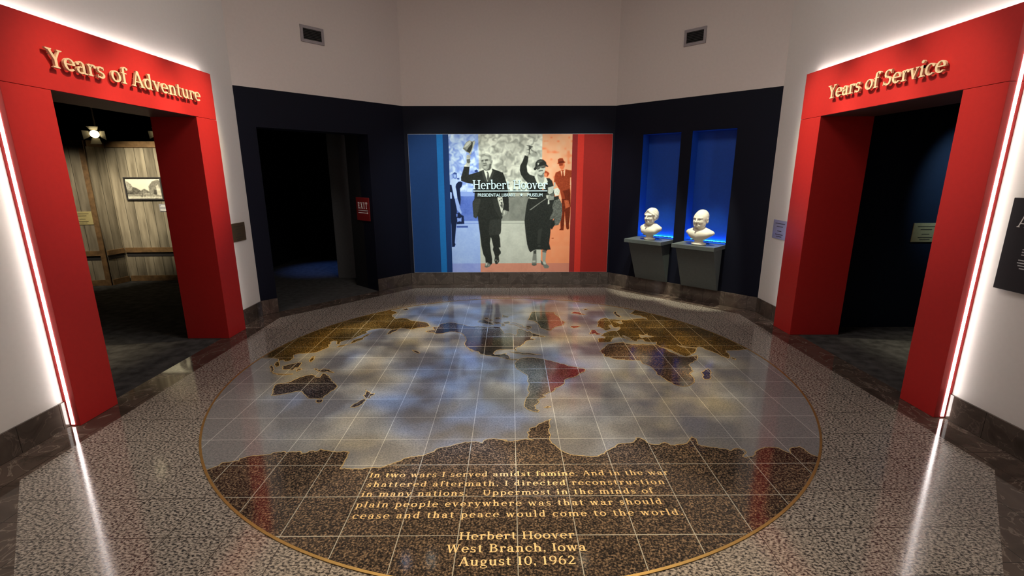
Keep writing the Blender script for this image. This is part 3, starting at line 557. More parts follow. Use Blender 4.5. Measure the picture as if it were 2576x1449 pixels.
# ------------------------------------------------------------------ floor medallion
DATA = json.loads('''{"land":[["continent_inlay","Australia inlay in dark speckled granite","dark",[-2014,-621,-2039,-542,-2064,-471,-2078,-404,-2031,-387,-2001,-372,-1971,-355,-1963,-322,-1944,-289,-1934,-257,-1909,-248,-1887,-221,-1847,-203,-1810,-222,-1768,-268,-1749,-268,-1748,-222,-1748,-170,-1727,-187,-1701,-218,-1667,-246,-1636,-292,-1588,-359,-1541,-423,-1518,-476,-1522,-517,-1543,-557,-1551,-606,-1561,-673,-1580,-691,-1627,-681,-1680,-677,-1712,-643,-1728,-624,-1758,-594,-1784,-555,-1815,-544,-1853,-560,-1895,-583,-1938,-606,-1983,-621]],["island_inlay","Tasmania inlay","dark",[-1602,-710,-1575,-704,-1554,-701,-1545,-747,-1560,-765,-1582,-755]],["island_inlay","northern New Zealand island inlay","dark",[-1252,-519,-1229,-550,-1201,-570,-1184,-599,-1155,-594,-1158,-629,-1173,-638,-1171,-676,-1189,-689,-1217,-666,-1241,-628,-1225,-609,-1235,-560]],["island_inlay","southern New Zealand island inlay","dark",[-1209,-694,-1190,-713,-1201,-777,-1221,-821,-1247,-843,-1282,-837,-1277,-803,-1249,-758,-1229,-713]],["island_inlay","New Guinea inlay","dark",[-1880,-66,-1855,-63,-1824,-103,-1811,-83,-1786,-67,-1752,-75,-1717,-97,-1685,-130,-1657,-155,-1687,-152,-1734,-123,-1752,-142,-1787,-144,-1829,-115,-1861,-89]],["island_inlay","Borneo inlay","dark",[-2209,0,-2186,20,-2150,46,-2119,74,-2107,94,-2063,87,-2053,45,-2052,18,-2043,-29,-2072,-35,-2069,-87,-2087,-94,-2122,-74,-2174,-76,-2190,-34]],["island_inlay","Sumatra and Java inlay","dark",[-2334,35,-2289,-20,-2256,-73,-2247,-124,-2218,-156,-2163,-175,-2107,-186,-2068,-182,-2030,-177,-2028,-192,-2087,-207,-2161,-200,-2218,-177,-2265,-124,-2291,-59,-2334,7]],["island_inlay","Sulawesi inlay","dark",[-2043,-88,-2034,-62,-1996,-65,-1994,-95,-2012,-101,-2021,-126]],["island_inlay","Philippines inlay","ocher",[-2014,186,-2022,245,-1994,259,-1993,215,-1975,157,-1971,107,-1996,114]],["island_inlay","Japan inlay","ocher",[-1870,509,-1858,559,-1819,584,-1768,609,-1760,696,-1734,768,-1696,804,-1674,897,-1631,994,-1642,897,-1664,822,-1660,767,-1705,713,-1750,626,-1799,559,-1838,534]],["continent_inlay","eastern Asia inlay in brown granite with golden light in its colour","ocher",[-2388,212,-2341,189,-2308,132,-2322,103,-2309,48,-2263,-20,-2249,7,-2270,61,-2298,110,-2302,153,-2267,160,-2245,124,-2223,124,-2200,145,-2193,217,-2232,292,-2217,322,-2158,329,-2123,340,-2071,352,-2036,364,-2012,406,-1993,446,-1964,494,-1959,535,-1987,586,-1975,603,-1982,655,-2001,672,-1974,716,-1942,712,-1919,663,-1906,611,-1867,602,-1885,671,-1876,698,-1827,751,-1783,768,-1764,823,-1731,879,-1704,936,-1674,984,-1705,1024,-1693,1074,-1659,1115,-1599,1135,-1554,1147,-1504,1143,-1419,1103,-1371,1110,-1305,1153,-1237,1124,-1172,1112,-1142,1151,-1108,1170,-1023,1189,-985,1229,-1038,1354,-1154,1420,-1237,1443,-1322,1532,-1394,1556,-1470,1534,-1556,1673,-1546,1744,-1518,1801,-1630,1934,-1708,1865,-1783,1794,-1856,1719,-1925,1641,-1991,1560,-2053,1477,-2112,1391,-2168,1303,-2220,1213,-2268,1120,-2312,1026,-2352,930,-2388,832,-2421,733,-2449,633,-2473,532,-2493,430,-2508,327,-2519,223]],["peninsula_inlay","Kamchatka peninsula inlay","dark",[-1436,926,-1435,1018,-1417,1095,-1322,1173,-1356,1048,-1395,955]],["island_inlay","Hawaii inlay","dark",[-1043,427,-993,400,-940,331,-962,322]],["island_inlay","Arctic islet inlay near the far rim","dark",[-1481,1981,-1438,2017,-1399,1980,-1420,1930,-1465,1940]],["continent_inlay","North America inlay in patchwork of granites","mixed",[-1002,1026,-963,1066,-909,1096,-930,1127,-942,1179,-895,1179,-873,1253,-872,1297,-855,1319,-810,1340,-745,1366,-688,1350,-629,1305,-587,1294,-556,1250,-500,1228,-445,1206,-420,1227,-366,1216,-331,1194,-270,1172,-218,1203,-164,1192,-124,1171,-113,1098,-82,997,-69,938,-5,947,46,888,65,878,72,936,91,946,79,1015,74,1075,100,1106,152,1074,195,994,216,1033,239,973,276,934,324,885,378,847,389,819,333,829,296,848,232,820,224,765,278,746,253,719,203,711,165,676,151,623,126,572,101,522,47,473,64,392,46,400,29,441,-17,433,-75,426,-144,410,-172,363,-182,317,-158,278,-118,286,-74,308,-40,323,-51,277,-17,239,-11,180,5,158,55,165,76,143,38,139,-17,147,-67,184,-128,221,-185,238,-241,261,-277,292,-323,315,-338,365,-386,397,-421,437,-450,470,-483,511,-502,587,-501,648,-495,718,-505,791,-518,828,-552,923,-581,963,-629,993,-689,1013,-739,994,-785,955,-828,946,-866,942,-918,986]],["peninsula_inlay","Baja peninsula inlay","dark",[-460,481,-437,449,-416,413,-393,369,-410,377,-434,416]],["island_inlay","","dark",[-411,1392,-394,1460,-354,1495,-311,1459,-266,1390,-223,1334,-207,1268,-255,1290,-304,1312,-360,1346]],["island_inlay","","dark",[-297,1471,-256,1494,-227,1470,-254,1424]],["island_inlay","","dark",[-217,1374,-142,1378,-127,1333,-181,1307]],["island_inlay","","dark",[-202,1564,-153,1575,-131,1539,-187,1512]],["island_inlay","","dark",[-105,1697,-25,1622,-47,1574,-104,1611]],["island_inlay","","dark",[190,1220,249,1198,253,1145,201,1161]],["island_inlay","","dark",[-120,1321,-86,1310,-72,1244,-112,1223]],["island_inlay","","dark",[-87,1377,-18,1399,-11,1331,-66,1310]],["island_inlay","","dark",[-343,1554,-302,1565,-279,1529,-328,1518]],["island_inlay","","dark",[187,1125,220,1131,238,1094,199,1094]],["island_inlay","Baffin island inlay","grey",[-25,1309,37,1376,91,1308,150,1242,174,1157,141,1136,102,1200,50,1265,9,1265]],["island_inlay","Greenland inlay half dark green and half red","greenland",[286,1807,331,1827,420,1832,492,1805,587,1804,590,1677,632,1591,647,1460,685,1368,645,1258,579,1205,519,1132,488,1071,471,1030,428,1061,386,1113,352,1197,345,1305,321,1372,276,1441,222,1477,247,1583]],["island_inlay","Iceland inlay","red",[722,1172,741,1214,808,1213,855,1213,814,1160,757,1134]],["island_inlay","Svalbard inlay","red",[803,1763,855,1826,926,1800,990,1697,910,1693,850,1732]],["island_inlay","British Isles inlay","red",[907,917,929,976,957,1066,996,1065,1010,995,1025,936,1057,935,1030,897,984,884,980,936,945,917]],["island_inlay","","dark",[991,1944,1034,1979,1066,1943,1023,1904]],["island_inlay","","dark",[1383,1795,1418,1833,1407,1718,1431,1570,1393,1589,1379,1688]],["continent_inlay","Europe and western Asia inlay in golden brown granite","ocher",[1047,1169,1069,1254,1087,1297,1089,1364,1124,1443,1172,1513,1214,1548,1257,1482,1337,1464,1432,1452,1471,1440,1550,1478,1628,1508,1701,1519,1741,1460,1750,1542,1702,1627,1640,1665,1584,1728,1657,1843,1691,1881,1769,1808,1843,1732,1915,1652,1983,1570,2047,1485,2108,1397,2165,1307,2219,1214,2268,1120,2313,1023,2354,924,2391,824,2424,723,2452,620,2476,516,2496,411,2255,371,2234,324,2234,248,2189,159,2163,189,2143,219,2112,318,2091,365,2072,389,2056,405,2049,462,2021,495,1988,470,1958,406,1899,312,1848,267,1784,215,1754,242,1705,345,1656,441,1605,483,1598,516,1586,575,1606,640,1521,641,1490,659,1487,716,1461,734,1414,717,1394,664,1367,678,1352,717,1319,809,1294,862,1276,838,1326,736,1348,700,1333,689,1295,758,1231,806,1171,789,1132,720,1115,666,1037,641,975,633,979,721,992,763,1061,766,1074,803,1045,846,1030,865,1063,907,1096,945,1138,994,1135,1044,1098,1126,1075,1179]],["continent_inlay","Africa inlay in brown granite","brown",[927,361,964,416,1005,480,1033,530,1053,572,1118,597,1190,622,1241,634,1260,587,1314,564,1362,563,1415,563,1435,571,1474,559,1545,558,1587,558,1594,504,1607,471,1648,380,1685,302,1724,218,1759,193,1834,214,1881,236,1908,248,1892,191,1853,119,1794,63,1745,20,1747,25,1721,-31,1722,-84,1714,-155,1679,-186,1655,-217,1656,-260,1661,-302,1643,-355,1614,-412,1587,-445,1543,-473,1502,-480,1467,-472,1446,-450,1425,-410,1401,-364,1391,-318,1375,-258,1351,-221,1361,-171,1354,-107,1342,-41,1315,13,1285,41,1287,111,1248,125,1208,118,1155,126,1104,141,1050,149,1005,193,970,215,952,238,957,291,940,321]],["island_inlay","Madagascar inlay","dark",[1781,-181,1817,-150,1855,-118,1874,-99,1879,-125,1876,-150,1853,-213,1827,-286,1800,-327,1771,-339,1748,-333,1743,-309,1752,-279,1774,-249,1779,-212]],["island_inlay","Sri Lanka inlay","dark",[2221,181,2239,174,2256,144,2239,119,2223,137]],["sea_inlay","Black Sea inlay","sea",[1479,892,1520,860,1552,882,1587,916,1572,863,1627,815,1591,797,1528,798,1481,761,1469,808]],["sea_inlay","Baltic Sea inlay","sea",[1207,1252,1247,1269,1241,1209,1254,1145,1322,1182,1311,1103,1253,1018,1188,1019,1137,992,1132,1044,1195,1084,1196,1167]],["sea_inlay","White Sea inlay","sea",[1283,1373,1357,1395,1414,1433,1389,1372,1403,1327,1352,1283,1330,1339]],["sea_inlay","Persian Gulf inlay","sea",[1801,576,1833,513,1901,488,1973,462,1961,438,1898,463,1836,472,1810,514]],["continent_inlay","South America inlay in green and red granites","samerica",[38,31,55,110,82,164,119,192,172,205,245,191,307,162,357,134,387,121,454,66,522,26,566,-25,633,-51,689,-77,705,-102,693,-150,642,-198,618,-233,573,-278,523,-300,479,-356,461,-431,419,-483,371,-514,388,-524,366,-564,319,-593,291,-622,264,-632,288,-661,251,-689,215,-726,230,-753,211,-789,184,-824,190,-876,221,-902,207,-930,163,-910,124,-875,105,-806,116,-734,140,-659,144,-542,151,-375,155,-263,109,-169,62,-96,43,-46]],["island_inlay","Falkland islands inlay","dark",[261,-851,288,-834,316,-843,289,-863]],["island_inlay","Cuba and Hispaniola inlay","dark",[-7,357,69,356,144,320,230,305,309,281,228,270,122,285,47,315]],["continent_inlay","Antarctica inlay in brown speckled granite","antarctica",[-1870,-1614,-1866,-1579,-1835,-1573,-1805,-1563,-1768,-1554,-1776,-1531,-1747,-1520,-1733,-1510,-1706,-1500,-1650,-1494,-1597,-1487,-1588,-1467,-1563,-1460,-1518,-1453,-1503,-1467,-1460,-1456,-1413,-1454,-1394,-1479,-1371,-1475,-1356,-1454,-1327,-1448,-1315,-1458,-1297,-1452,-1286,-1426,-1240,-1441,-1203,-1456,-1168,-1463,-1083,-1464,-1079,-1526,-1080,-1579,-1083,-1637,-1079,-1649,-1027,-1647,-973,-1650,-907,-1642,-831,-1642,-793,-1614,-753,-1588,-718,-1569,-694,-1536,-642,-1522,-581,-1509,-546,-1482,-517,-1461,-506,-1430,-436,-1404,-397,-1383,-357,-1368,-276,-1346,-243,-1343,-204,-1362,-194,-1332,-169,-1313,-110,-1309,-34,-1325,-26,-1345,-83,-1315,-30,-1338,40,-1335,103,-1312,155,-1328,129,-1312,117,-1295,127,-1262,115,-1220,138,-1203,135,-1168,182,-1151,204,-1106,253,-1069,303,-1037,281,-1097,284,-1151,271,-1221,269,-1288,276,-1361,306,-1408,335,-1461,381,-1499,446,-1518,536,-1529,617,-1493,650,-1456,701,-1419,725,-1388,772,-1373,826,-1366,852,-1350,877,-1302,917,-1318,939,-1367,976,-1390,1010,-1391,1054,-1363,1073,-1372,1086,-1399,1141,-1389,1207,-1377,1239,-1337,1273,-1293,1293,-1321,1273,-1385,1297,-1412,1392,-1432,1469,-1470,1496,-1448,1527,-1438,1561,-1456,1564,-1486,1514,-1536,1532,-1551,1580,-1537,1622,-1486,1688,-1442,1747,-1427,1809,-1440,1824,-1473,1849,-1503,1897,-1436,1957,-1421,1968,-1474,1981,-1521,2006,-1541,1942,-1620,1875,-1697,1805,-1771,1732,-1843,1657,-1911,1578,-1976,1497,-2038,1414,-2097,1328,-2152,1240,-2204,1150,-2253,1059,-2297,965,-2338,870,-2375,774,-2408,676,-2437,577,-2463,477,-2484,377,-2501,276,-2514,174,-2523,72,-2528,-30,-2529,-132,-2526,-234,-2518,-335,-2507,-436,-2491,-536,-2472,-635,-2448,-733,-2421,-830,-2389,-926,-2354,-1020,-2314,-1113,-2271,-1203,-2225,-1292,-2174,-1379,-2121,-1463,-2063,-1545,-2003,-1625,-1939,-1701,-1872,-1775,-1801,-1847,-1728,-1915,-1652]]],"ins":[["In two wars I served amidst famine. And in the war",[-0.8736,-1.7394,0.9706,-1.7246]],["shattered aftermath, I directed reconstruction",[-0.864,-1.8299,0.9195,-1.8154]],["in many nations.   Uppermost in the minds of",[-0.8702,-1.9169,0.8262,-1.8977]],["plain people everywhere was that war should",[-0.8732,-2.0079,0.8497,-1.9915]],["cease and that peace would come to the world.",[-0.8642,-2.0969,0.9346,-2.0784]],["Herbert Hoover",[-0.2698,-2.2514,0.3212,-2.2433]],["West Branch, Iowa",[-0.3252,-2.3346,0.3686,-2.327]],["August 10, 1962",[-0.2553,-2.4156,0.3055,-2.4083]]],"mur":[[0.35,1,0,[754,1812,783,1836,819,1820,814,1757,788,1733,761,1757]],[0.8,1,0,[762,1804,807,1800,805,1757,787,1741,765,1761]],[0.9,1,0,[715,1717,764,1741,804,1725,827,1653,820,1429,771,1421,736,1614,704,1646]],[0.9,1,0,[819,1788,868,1804,873,1685,820,1685]],[0.3,1,0,[813,1741,858,1745,853,1721,825,1725]],[0.08,1,0,[688,1646,728,1638,763,1421,808,1292,676,1292]],[0.85,1,0,[700,1526,729,1518,730,1413,701,1413]],[0.1,1,0,[802,1646,836,1685,873,1693,905,1673,891,1613,862,1581,869,1412,858,1292,833,1292,807,1533,793,1606]],[0.25,1,0,[1100,1859,1133,1878,1157,1859,1152,1835,1108,1835]],[0.78,1,0,[771,1421,816,1429,858,1292,800,1292]],[0.78,1,0,[765,1419,820,1418,846,1293,879,1201,869,1167,810,1235]],[0.1,1,0,[680,1419,773,1419,802,1235,787,1015,775,912,752,705,764,679,750,640,706,636,705,998,689,1168]],[0.12,1,0,[783,1180,843,1201,868,1167,910,1142,917,1014,791,1009]],[0.7,1,0,[802,1112,853,1104,875,1125,871,1049,839,1057,805,1044]],[0.6,1,0,[787,1176,813,1176,811,1133,790,1129]],[0.38,1,0,[793,983,976,983,975,953,792,953]],[0.42,2,0,[2200,1825,2232,1856,2273,1837,2296,1809,2266,1762,2217,1770]],[0.7,2,0,[2208,1817,2257,1817,2257,1770,2221,1774]],[0.38,2,0.05,[2467,1856,2395,1825,2379,1769,2371,1682,2406,1650,2465,1554,2502,1409,2513,1288,2645,1287,2643,1489,2628,1610,2650,1681,2654,1856,2556,1876]],[0.22,2,0.05,[2515,1538,2629,1570,2649,1287,2562,1288,2550,1449]],[0.88,2,0,[2471,1860,2508,1840,2549,1887,2542,1777,2510,1761,2489,1777]],[0.3,2,0,[2500,1840,2516,1844,2528,1769,2512,1729,2497,1777]],[0.62,2,0,[2445,1958,2529,1974,2537,1927,2523,1887,2491,1865,2458,1903]],[0.35,2,0,[2445,1954,2505,1966,2506,1935,2449,1931]],[0.36,2,0,[2412,1966,2432,1974,2425,2028,2455,2048,2503,2048,2520,2005,2549,1985,2529,1974,2457,1957]],[0.2,2,0,[2430,1993,2519,2009,2525,1978,2436,1968]],[0.85,2,0,[2628,1753,2644,1753,2648,1626,2627,1634]],[0.22,2,0.06,[2500,1415,2644,1414,2642,1163,2629,1010,2631,929,2610,918,2588,933,2567,1078,2553,1222,2551,1036,2541,908,2468,910,2493,934,2487,1036,2514,1163]],[0.5,2,0.05,[2542,1398,2610,1389,2638,1289,2563,1256]],[0.3,2,0,[2346,781,2385,781,2381,770,2350,770]],[0.12,0,0.03,[936,1922,1025,1930,1010,1796,1075,1815,1173,1843,1246,1874,1376,1890,1473,1858,1554,1826,1578,1771,1610,1668,1634,1532,1642,1411,1647,1290,1072,1291,1065,1347,1091,1420,1098,1533,1087,1613,1067,1653,958,1673,885,1701,883,1757,913,1843,931,1898]],[0.12,0,0.03,[1102,1418,1643,1417,1647,1216,1549,1237,1540,1106,1522,1089,1517,910,1508,859,1482,833,1498,773,1506,629,1476,621,1510,555,1510,525,1483,498,1474,476,1414,476,1401,520,1378,591,1389,634,1356,782,1344,797,1332,695,1345,564,1365,433,1362,353,1333,327,1256,375,1252,451,1219,512,1191,652,1169,868,1154,997,1138,1141,1113,1103,1071,1129,1058,1335,1064,1376]],[0.19,0,0.03,[1102,1418,1195,1418,1150,1225,1126,1124,1100,1106,1071,1129,1058,1335]],[0.17,0,0.03,[1335,1081,1514,1089,1517,910,1486,837,1323,825,1315,911]],[0.16,0,0.02,[1381,1417,1466,1417,1523,1166,1514,1089,1413,1250]],[0.2,0,0,[1214,1855,1254,1858,1308,1684,1292,1652,1244,1732]],[0.2,0,0,[1384,1874,1424,1842,1341,1684,1325,1684]],[0.86,0,0.08,[1461,1417,1543,1417,1560,1333,1549,1241,1523,1182,1494,1308]],[0.86,0,0.08,[1461,1439,1543,1451,1555,1290,1493,1290]],[0.25,0,0,[1489,1395,1502,1399,1502,1379,1489,1379]],[0.25,0,0,[1514,1411,1531,1415,1531,1395,1514,1395]],[0.25,0,0,[1510,1362,1543,1370,1542,1330,1526,1330]],[0.25,0,0,[1505,1318,1547,1326,1546,1290,1517,1290]],[0.3,0,0,[1511,1321,1545,1333,1545,1266,1532,1266]],[0.62,0,0,[1540,1220,1574,1241,1618,1220,1608,1174,1565,1144,1529,1136,1536,1182]],[0.8,0,0,[1562,1216,1587,1224,1574,1165,1561,1161]],[0.4,0,0,[1527,1166,1549,1191,1557,1182,1540,1140]],[0.95,0,0,[1246,1873,1287,1858,1335,1866,1376,1898,1385,1858,1338,1740,1308,1684,1291,1724]],[0.3,0,0,[1290,1839,1308,1847,1325,1819,1342,1732,1317,1680,1294,1732,1306,1811]],[0.62,0,0,[1203,2070,1218,2101,1266,2118,1323,2116,1362,2085,1372,2046,1368,1999,1384,1968,1370,1937,1366,1898,1327,1866,1287,1865,1248,1886,1221,1920,1212,1961,1208,1984,1210,2031]],[0.5,0,0,[1374,2023,1390,2013,1387,1980,1375,1968,1368,1984]],[0.8,0,0,[1217,2062,1266,2085,1322,2069,1346,2038,1313,2038,1257,2031,1216,2027]],[0.55,0,0,[1201,2070,1218,2105,1282,2121,1339,2108,1372,2062,1358,2058,1314,2089,1258,2097,1226,2085,1209,2063]],[0.8,0,0,[1258,2116,1315,2118,1346,2100,1330,2093,1282,2101]],[0.3,0,0,[1211,2015,1229,2023,1250,2023,1248,2003,1218,1996]],[0.3,0,0,[1265,2024,1293,2034,1317,2032,1315,2011,1273,2006]],[0.78,0,0,[1249,2019,1265,2015,1274,1976,1248,1975]],[0.78,0,0,[1281,1999,1345,2007,1357,1968,1312,1953]],[0.33,0,0,[1233,1967,1256,1975,1292,1976,1300,1967,1276,1964,1248,1963]],[0.3,0,0,[1238,1937,1296,1951,1302,1943,1249,1928]],[0.75,0,0,[1239,1921,1292,1929,1295,1898,1263,1894]],[0.34,0,0,[1345,1968,1371,1960,1366,1898,1327,1866,1295,1865,1328,1898]],[0.4,0,0,[1221,1920,1239,1898,1279,1870,1263,1876,1230,1898]],[0.76,0,0,[979,2031,976,2078,1001,2109,1033,2093,1048,2070,1031,2047,1040,2000,1029,1933,940,1922,950,1945,977,1977]],[0.34,0,0,[979,2030,1035,2043,1038,1992,1014,1969,986,1981]],[0.95,0,0,[940,1938,973,1961,980,1930,1025,1931,1021,1920,938,1920]],[0.4,0,0,[984,2066,1044,2064,1040,2059,983,2061]],[0.4,0,0,[992,2089,1040,2082,1040,2076,992,2084]],[0.6,0,0,[924,2198,948,2248,981,2294,1030,2322,1069,2305,1110,2318,1123,2286,1102,2240,1075,2178,1049,2105,1025,2099,1017,2128,970,2151]],[0.85,0,0,[956,2240,989,2286,1038,2317,1057,2294,1000,2236,947,2213]],[0.42,0,0,[927,2198,947,2209,994,2178,982,2154]],[0.17,0,0,[1061,2301,1082,2290,1075,2217,1035,2132,979,2155,1011,2209,1060,2263]],[0.8,0,0,[1089,2294,1119,2309,1108,2255,1066,2163,1034,2103,1027,2113,1071,2186]],[0.4,0,0,[1242,313,1256,367,1291,375,1347,335,1316,300,1272,284,1237,296]],[0.78,0,0,[1255,362,1286,371,1285,327,1255,313]],[0.6,0,0,[1299,344,1316,353,1320,318,1294,309]],[0.15,0,0,[1402,406,1414,485,1474,485,1484,397,1456,351,1421,344]],[0.55,0,0,[1417,424,1435,428,1435,397,1417,397]],[0.5,0,0,[1452,410,1470,415,1460,379,1443,366]],[0.13,0,0.03,[1902,2092,1959,2076,1951,1998,1931,1928,1944,1837,1981,1794,2062,1770,2091,1683,2154,1579,2212,1546,2255,1682,2242,1742,2299,1738,2340,1698,2359,1642,2366,1602,2386,1449,2451,1465,2471,1288,1930,1289,1963,1386,1983,1434,1974,1491,1970,1587,1949,1667,1891,1723,1842,1794,1822,1861,1830,1936,1866,1998]],[0.12,0,0.03,[1938,1341,1917,1207,1901,1063,1919,866,1946,676,1977,576,2003,543,2042,571,2094,589,2198,588,2267,562,2284,584,2336,588,2309,693,2327,865,2330,943,2350,917,2373,960,2398,994,2362,1079,2409,1290,2390,1415,1959,1416]],[0.2,0,0,[2110,637,2140,667,2175,645,2162,636]],[0.17,0,0,[2125,909,2193,943,2162,693,2110,676]],[0.88,0,0,[2058,1762,2102,1809,2128,1683,2169,1651,2210,1682,2217,1762,2251,1734,2273,1682,2243,1642,2211,1571,2154,1579,2091,1683]],[0.64,0,0.03,[2094,1857,2207,1857,2217,1762,2210,1682,2169,1647,2128,1683,2103,1770]],[0.4,0,0,[2111,1802,2192,1797,2209,1770,2168,1746,2119,1778]],[0.76,0,0,[2085,1896,2101,1912,2166,1935,2235,1927,2227,1872,2218,1825,2192,1793,2151,1787,2111,1802,2090,1841]],[0.3,0,0,[2085,1888,2134,1916,2231,1931,2233,1904,2174,1896,2102,1869]],[0.75,0,0,[2144,1904,2166,1904,2173,1861,2138,1861]],[0.28,0,0,[2114,1853,2138,1861,2187,1868,2195,1853,2167,1847,2135,1841]],[0.86,0,0,[2128,1841,2177,1849,2167,1833,2139,1829]],[0.4,0,0,[2188,1817,2216,1833,2204,1800,2176,1789]],[0.25,0,0,[2114,1896,2134,1902,2134,1888,2118,1884]],[0.22,0,0,[2178,1910,2207,1913,2203,1896,2183,1896]],[0.1,0,0,[2042,1884,2069,1920,2072,1974,2100,2013,2148,2033,2197,2025,2238,1990,2247,1951,2279,1923,2265,1913,2214,1931,2150,1926,2101,1900,2077,1867,2053,1867]],[0.25,0,0,[2100,1998,2149,2021,2197,2009,2165,1990,2109,1974]],[0.85,0,0,[2091,1969,2133,1976,2127,1957,2113,1939,2099,1942,2113,1959]],[0.3,0,0,[2077,1916,2243,1947,2245,1941,2081,1904]],[0.62,0,0,[1926,2099,1932,2138,1970,2147,1988,2122,1967,2084,1946,2074]],[0.85,0,0,[1929,2123,1950,2138,1950,2092,1930,2103]],[0.25,0,0,[1921,2246,1986,2240,1970,2219]],[0.25,0,0,[1970,2246,2002,2232,2034,2223,1990,2200,1980,2153,1964,2169]],[0.25,0,0,[1922,2177,1970,2186,1972,2169]],[0.25,0,0,[1970,2161,1982,2161,1980,2107,1970,2107]],[0.25,0,0,[1978,2119,2003,2113,1983,2104]],[0.25,0,0,[1954,2208,1978,2215,2010,2192,1978,2184]],[0.5,0,0.1,[1994,2192,2083,2138,2099,2115,2051,2130,2002,2161]],[0.9,0,0,[1967,1441,2008,1430,2111,1422,2102,1413,2000,1412]],[0.75,0,0.05,[2276,1594,2366,1618,2371,1570,2352,1506,2303,1486,2274,1506]],[0.85,0,0.12,[2367,1570,2432,1588,2470,1546,2452,1474,2402,1459,2372,1506]],[0.55,0,0.05,[2245,1474,2303,1480,2377,1458,2372,1401,2296,1391,2253,1426]],[0.8,0,0,[2247,1466,2287,1474,2279,1417,2254,1430]],[0.35,0,0,[2303,1478,2368,1506,2377,1458,2328,1458]],[0.9,0,0,[2279,1401,2298,1401,2305,1336,2277,1324]],[0.72,0,0,[2369,1666,2393,1680,2395,1602,2366,1601]],[0.55,0,0,[2250,1423,2256,1416,2062,1289,2048,1289]],[0.55,0,0,[2233,1415,2246,1415,2011,1242,1985,1230,1983,1242]],[0.36,0,0.1,[2466,1415,2506,1331,2515,1205,2499,1078,2458,993,2398,981,2380,1036,2387,1096,2311,1079,2319,1121,2368,1222,2350,1290,2382,1390]],[0.1,0,0,[2346,1011,2386,1096,2398,994,2373,960,2350,917,2330,943]],[0.5,0,0,[2050,562,2098,580,2104,457,2105,360,2026,351,2034,413]],[0.25,0,0,[2050,567,2098,584,2099,518,2055,519]],[0.62,0,0,[2198,575,2267,566,2252,404,2272,333,2209,359,2200,430]],[0.35,0,0,[2198,580,2267,571,2263,536,2198,545]],[0.42,0,0,[2024,351,2052,367,2105,360,2105,324,2061,314,2026,326]],[0.75,0,0,[2034,404,2087,404,2087,373,2035,369]],[0.3,0,0,[2026,338,2105,338,2105,324,2061,314,2026,326]],[0.45,0,0,[2172,417,2200,386,2271,342,2317,306,2300,272,2237,272,2210,324,2183,346]],[0.78,0,0,[2209,386,2244,386,2264,342,2245,331,2214,355]],[0.25,0,0,[2174,413,2200,368,2214,324,2188,337]]],"street":[[0.5,0,0.12,[227,1496,800,1494,793,1408,225,1419]],[0.3,0,0.12,[238,1634,310,1619,394,1588,461,1541,453,1495,229,1488]],[0.55,0,0.12,[244,1710,315,1649,334,1588,296,1542,231,1558]],[0.4,0,0.12,[446,1541,513,1579,581,1541,605,1502,438,1495]],[0.45,0,0.12,[587,1618,653,1694,733,1724,783,1709,789,1432,661,1479,588,1494]],[0.75,0,0.12,[707,1617,743,1648,772,1555,772,1463,706,1478]],[0.2,0,0.12,[662,1571,704,1556,706,1478,656,1494]],[0.85,0,0.12,[231,1450,784,1447,783,1432,229,1431]],[0.3,0,0.12,[463,1510,483,1510,466,1441,446,1441]]]}''')
med = thing('floor_medallion', 'round granite world map with brass rim set in the lobby floor', 'floor map')
RR = 2.540
b = MB(); circ = [(RR*math.cos(2*PI*i/180), RR*math.sin(2*PI*i/180)) for i in range(180)]
b.slab(circ, .0002, .0020); b.build('ocean_disc', MAT['ocean'], med)
b = MB()
for i in range(180):
    a0, a1 = 2*PI*i/180, 2*PI*(i+1)/180
    q = [((RR+r)*math.cos(a), (RR+r)*math.sin(a)) for r, a in ((-.009,a0),(.006,a0),(.006,a1),(-.009,a1))]
    b.slab(q, .0002, .0046)
b.build('brass_rim', MAT['brass'], med)
EDGE = {'sea': .004}
nl = 0
for name, label, kind, flat in DATA['land']:
    pts = [(flat[i]/1000, flat[i+1]/1000) for i in range(0, len(flat), 2)]
    nl += 1
    rj = random.Random(nl)
    for lev in range(3 if len(pts) > 12 else 1):       # ragged coast
        q = []
        for i in range(len(pts)):
            a, c = pts[i], pts[(i+1) % len(pts)]; q.append(a); ln = math.hypot(c[0]-a[0], c[1]-a[1])
            if ln > .022 and not (math.hypot(*a) > 2.49 and math.hypot(*c) > 2.49):
                k = rj.uniform(-.13, .13)*min(ln, .10); q.append(((a[0]+c[0])/2-(c[1]-a[1])/ln*k, (a[1]+c[1])/2+(c[0]-a[0])/ln*k))
        pts = q
    zt = .0032 if kind != 'sea' else .0036
    mk = {'red': 'red_stone'}.get(kind, kind)
    b = MB(); b.slab(pts, .0021 if kind != 'sea' else .0033, zt); o = b.build(name, MAT[mk], med)
    if label: o['label'] = label
    b = MB(); n = len(pts); hw = .0032
    for i in range(n):
        p, q = Vector(pts[i]), Vector(pts[(i+1) % n])
        if p.length > 2.50 and q.length > 2.50: continue
        d = q-p
        if d.length < 1e-5: continue
        d.normalize(); nn_ = Vector((-d.y, d.x))*hw; e = d*hw*.6
        b.slab([tuple(p-e-nn_), tuple(q+e-nn_), tuple(q+e+nn_), tuple(p-e+nn_)], .0025, .0040+.00002*(i % 3))
    b.build('brass_edge', MAT['edging'], o)
for txt, (x0, y0, x1, y1) in DATA['ins']:
    L = math.hypot(x1-x0, y1-y0); D = Vector(((x1-x0)/L, (y1-y0)/L, 0)); U = Vector((-D.y, D.x, 0))
    cap = .047 if y0 > -2.2 else .052
    b = MB()
    for c, polys in layout(txt, L, cap, track=1.06)+[(' ', [])]:
        if c == ' ':
            if b.v: b.build('inscription_word', MAT['gold'], med)
            b = MB()
        else: put(b, polys, (x0, y0, 0), D, U, (0,0,1), .0030, .0044)

